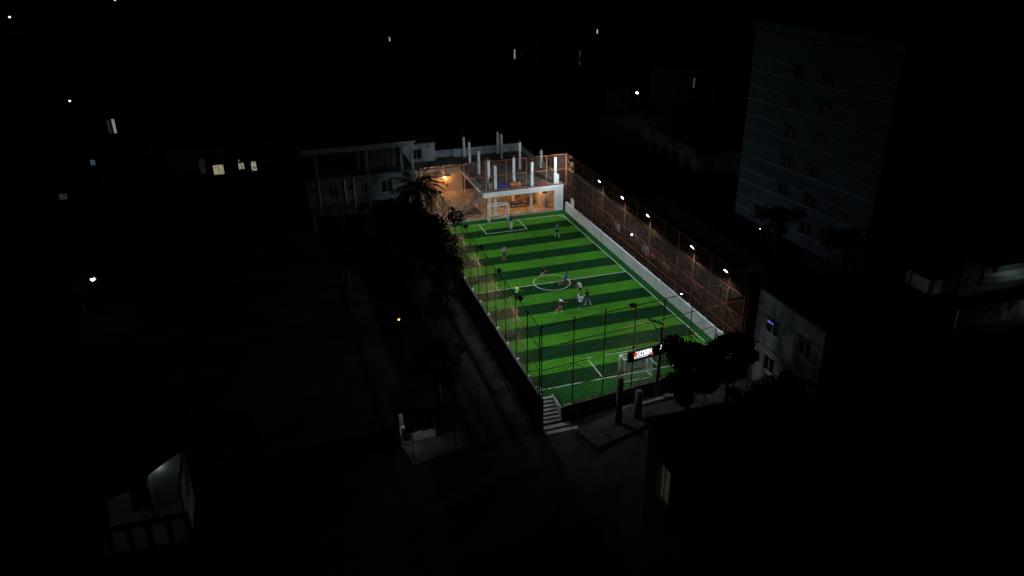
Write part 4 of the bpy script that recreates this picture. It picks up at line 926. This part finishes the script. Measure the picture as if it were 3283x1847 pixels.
# =================================================================== TREES
def leaf_cloud(clumps, n, size, seed, name, m_, parent, flat=.0):
    rg = np.random.default_rng(seed); C_ = np.array([c[:3] for c in clumps]); R_ = np.array([c[3] for c in clumps]); w = R_**2; w = w/w.sum()
    k = rg.choice(len(clumps), n, p=w); d = rg.normal(size=(n,3)); d /= np.linalg.norm(d, axis=1)[:,None]
    rr = R_[k]*(.40+.66*rg.random(n)**.7+np.where(rg.random(n) < .14, .42*rg.random(n), 0)); ctr = C_[k]+d*rr[:,None]*np.array([1,1,.78])
    a = rg.normal(size=(n,3)); a[:,2] -= .5; a /= np.linalg.norm(a, axis=1)[:,None]; b = np.cross(a, rg.normal(size=(n,3))); b /= np.linalg.norm(b, axis=1)[:,None]
    s = size*(.6+.8*rg.random(n)); A = a*s[:,None]; B = b*(s*.36)[:,None]
    V = np.stack([ctr-A*.5, ctr+B*.5+A*.05, ctr+A*.55, ctr-B*.5+A*.05], 1).reshape(-1,3)
    me = bpy.data.meshes.new(name); me.vertices.add(4*n); me.vertices.foreach_set('co', V.ravel()); me.loops.add(4*n); me.loops.foreach_set('vertex_index', np.arange(4*n))
    me.polygons.add(n); me.polygons.foreach_set('loop_start', np.arange(n)*4); me.update(calc_edges=True); me.validate(); me.materials.append(m_)
    return link(name, me, parent)
def tree(label, x, y, h, r, seed, n=5200, lean=(0,0), size=.26, group='broadleaf trees around the pitch', z0=G):
    t = thing('tree', label, 'tree', (x, y, z0), 0, group); rnd = random.Random(seed); tb = MB()
    top = Vector((lean[0], lean[1], h*.62)); p = [Vector((0,0,-.1)), Vector((lean[0]*.3+rnd.uniform(-.1,.1), lean[1]*.3, h*.25)), top]
    tb.tube(p[0], p[1], .22, .17, n=9); tb.tube(p[1], p[2], .17, .09, n=9)
    clumps = []
    for i in range(15):
        a = 2*math.pi*i/15*2.4+rnd.random(); q = r*math.sqrt(rnd.random())*.78; zc = h*(.36+.54*rnd.random())
        c_ = Vector((lean[0]+q*math.cos(a), lean[1]+q*math.sin(a), zc)); clumps.append((*c_, r*rnd.uniform(.20,.42)))
        s0 = p[1].lerp(p[2], rnd.uniform(.2,.95)); m_ = s0.lerp(c_, .55)+Vector((0,0,.15)); tb.tube(s0, m_, .07, .045, n=6); tb.tube(m_, c_, .045, .015, n=5)
    clumps.append((lean[0], lean[1], h*.86, r*.42))
    tb.build('trunk', M['bark'], t, smooth=True)
    leaf_cloud(clumps, n, size, seed, 'crown', M['leaf'], t)
    return t
tree('dark leafy tree crowding the lit sign at the near end', 1.9, -23.3, 6.3, 2.5, 11, 15000, size=.30)
tree('taller dark leafy tree before the near right corner of the fence', 5.2, -23.3, 6.5, 2.3, 12, 15000, size=.30)
tree('dark narrow leaved tree against the grey stained house', 7.9, -27.4, 4.6, 1.5, 13, 5200)
tree('drooping tree below the grey stained house', 5.4, -27.4, 4.6, 2.4, 14, 6500)
tree('big dark tree overhanging the left fence below the palm', -11.0, 1.8, 9.2, 2.9, 15, 11000)
tree('dark tree at the far left corner of the pitch, behind the palm', -11.6, 9.2, 8.0, 3.3, 16, 15000)
tree('low spreading dark tree beside the path, below the big one', -10.9, -1.6, 6.2, 1.7, 17, 4000)
tree('dark tree before the pale two storey house', -13.2, 12.4, 7.2, 2.9, 18, 10000)
tree('broad dark tree deep in the left yard', -19.0, 8.0, 7.5, 3.2, 19, 5200)
tree('dark tree at the foot of the tower, left one', 21.6, -5.2, 8.4, 2.6, 21, 5200)
tree('dark tree at the foot of the tower, right one', 22.2, -14.2, 9.4, 2.9, 22, 5200)
tree('dark bush like tree at the right edge before the compound wall', 37.2, -22.3, 2.3, 1.2, 23, 3000)
tree('dark tree in the bottom right corner of the compound wall', 39.4, -22.0, 2.9, 1.2, 24, 3000)
tree('dark tree in the yard behind the lit shop', -15.0, -15.5, 5.5, 2.4, 25, 4200)
tree('lone dark tree on the left, beside the white street lamp', -43.6, 9.6, 5.5, 2.2, 26, 3600)
tree('dark tree at the lower left near the arched gallery', -30.0, -21.0, 6.0, 2.4, 27, 4000)
sl = thing('bare_tree', 'bare slanting pale trunk leaning below the near fence', 'tree', (1.6, -20.9, G)); MB().tube((-.3,0,0), (.1,.05,1.0), .07, .05, n=8).tube((.1,.05,1.0), (.2,.1,2.2), .05, .035, n=8).build('trunk', M['conc'], sl, smooth=True); MB().tube((.1,.05,1.0), (-.25,.1,1.9), .03, .015, n=6).build('branch', M['conc'], sl)

def palm(label, x, y, h, seed, n=24, fl=3.0):
    t = thing('palm_tree', label, 'palm', (x, y, G)); rnd = random.Random(seed); tb = MB(); pts = [Vector((.25*math.sin(i*.35), .1*i/8, (h-G)*i/8)) for i in range(9)]
    for i in range(8): tb.tube(pts[i], pts[i+1], .19-.008*i, .182-.008*i, n=10)
    tb.build('trunk', M['bark'], t, smooth=True); top = pts[-1]
    for k in range(n):
        az = k*2.39996+rnd.uniform(-.15,.15); el = rad(78)-(k/n)*rad(108)+rnd.uniform(-.1,.1); L = fl*rnd.uniform(.85,1.1); mb = MB()
        d = Vector((math.cos(az), math.sin(az), 0)); P = [top.copy()]; e = el; N = 12
        for i in range(N):
            P.append(P[-1]+(d*math.cos(e)+Vector((0,0,math.sin(e))))*(L/N)); e -= rad(7.5)
        for i in range(N): mb.tube(P[i], P[i+1], .028*(1-i/N)+.006, n=4, caps=False)
        side = d.cross(Vector((0,0,1))).normalized()
        for i in range(2, N+1):
            for q in (0, .5):
                if i == N and q: continue
                p = P[i] if q == 0 else P[i].lerp(P[min(N,i+1)], .5); ax = (P[min(N,i)]-P[i-1]).normalized(); ll = .75*math.sin(math.pi*(i+q)/(N+2))**.6*rnd.uniform(.8,1.1)
                for s in (-1, 1):
                    tip = p+(side*s*.78+ax*.5-Vector((0,0,.38)))*ll; w_ = ax*.055; mid = p.lerp(tip, .5)+Vector((0,0,.05))
                    mb.quad(p-w_*.5, mid-w_, tip, mid+w_)
        mb.build('frond', M['palm_leaf'], t)
    return t
palm('coconut palm with drooping fronds at the far left corner of the pitch', -10.3, 13.6, 6.6, 3, 44, 3.5)
palm('smaller palm beside the tall coconut palm, nearer the fence', -10.4, 17.6, 2.6, 5, 18, 2.1)
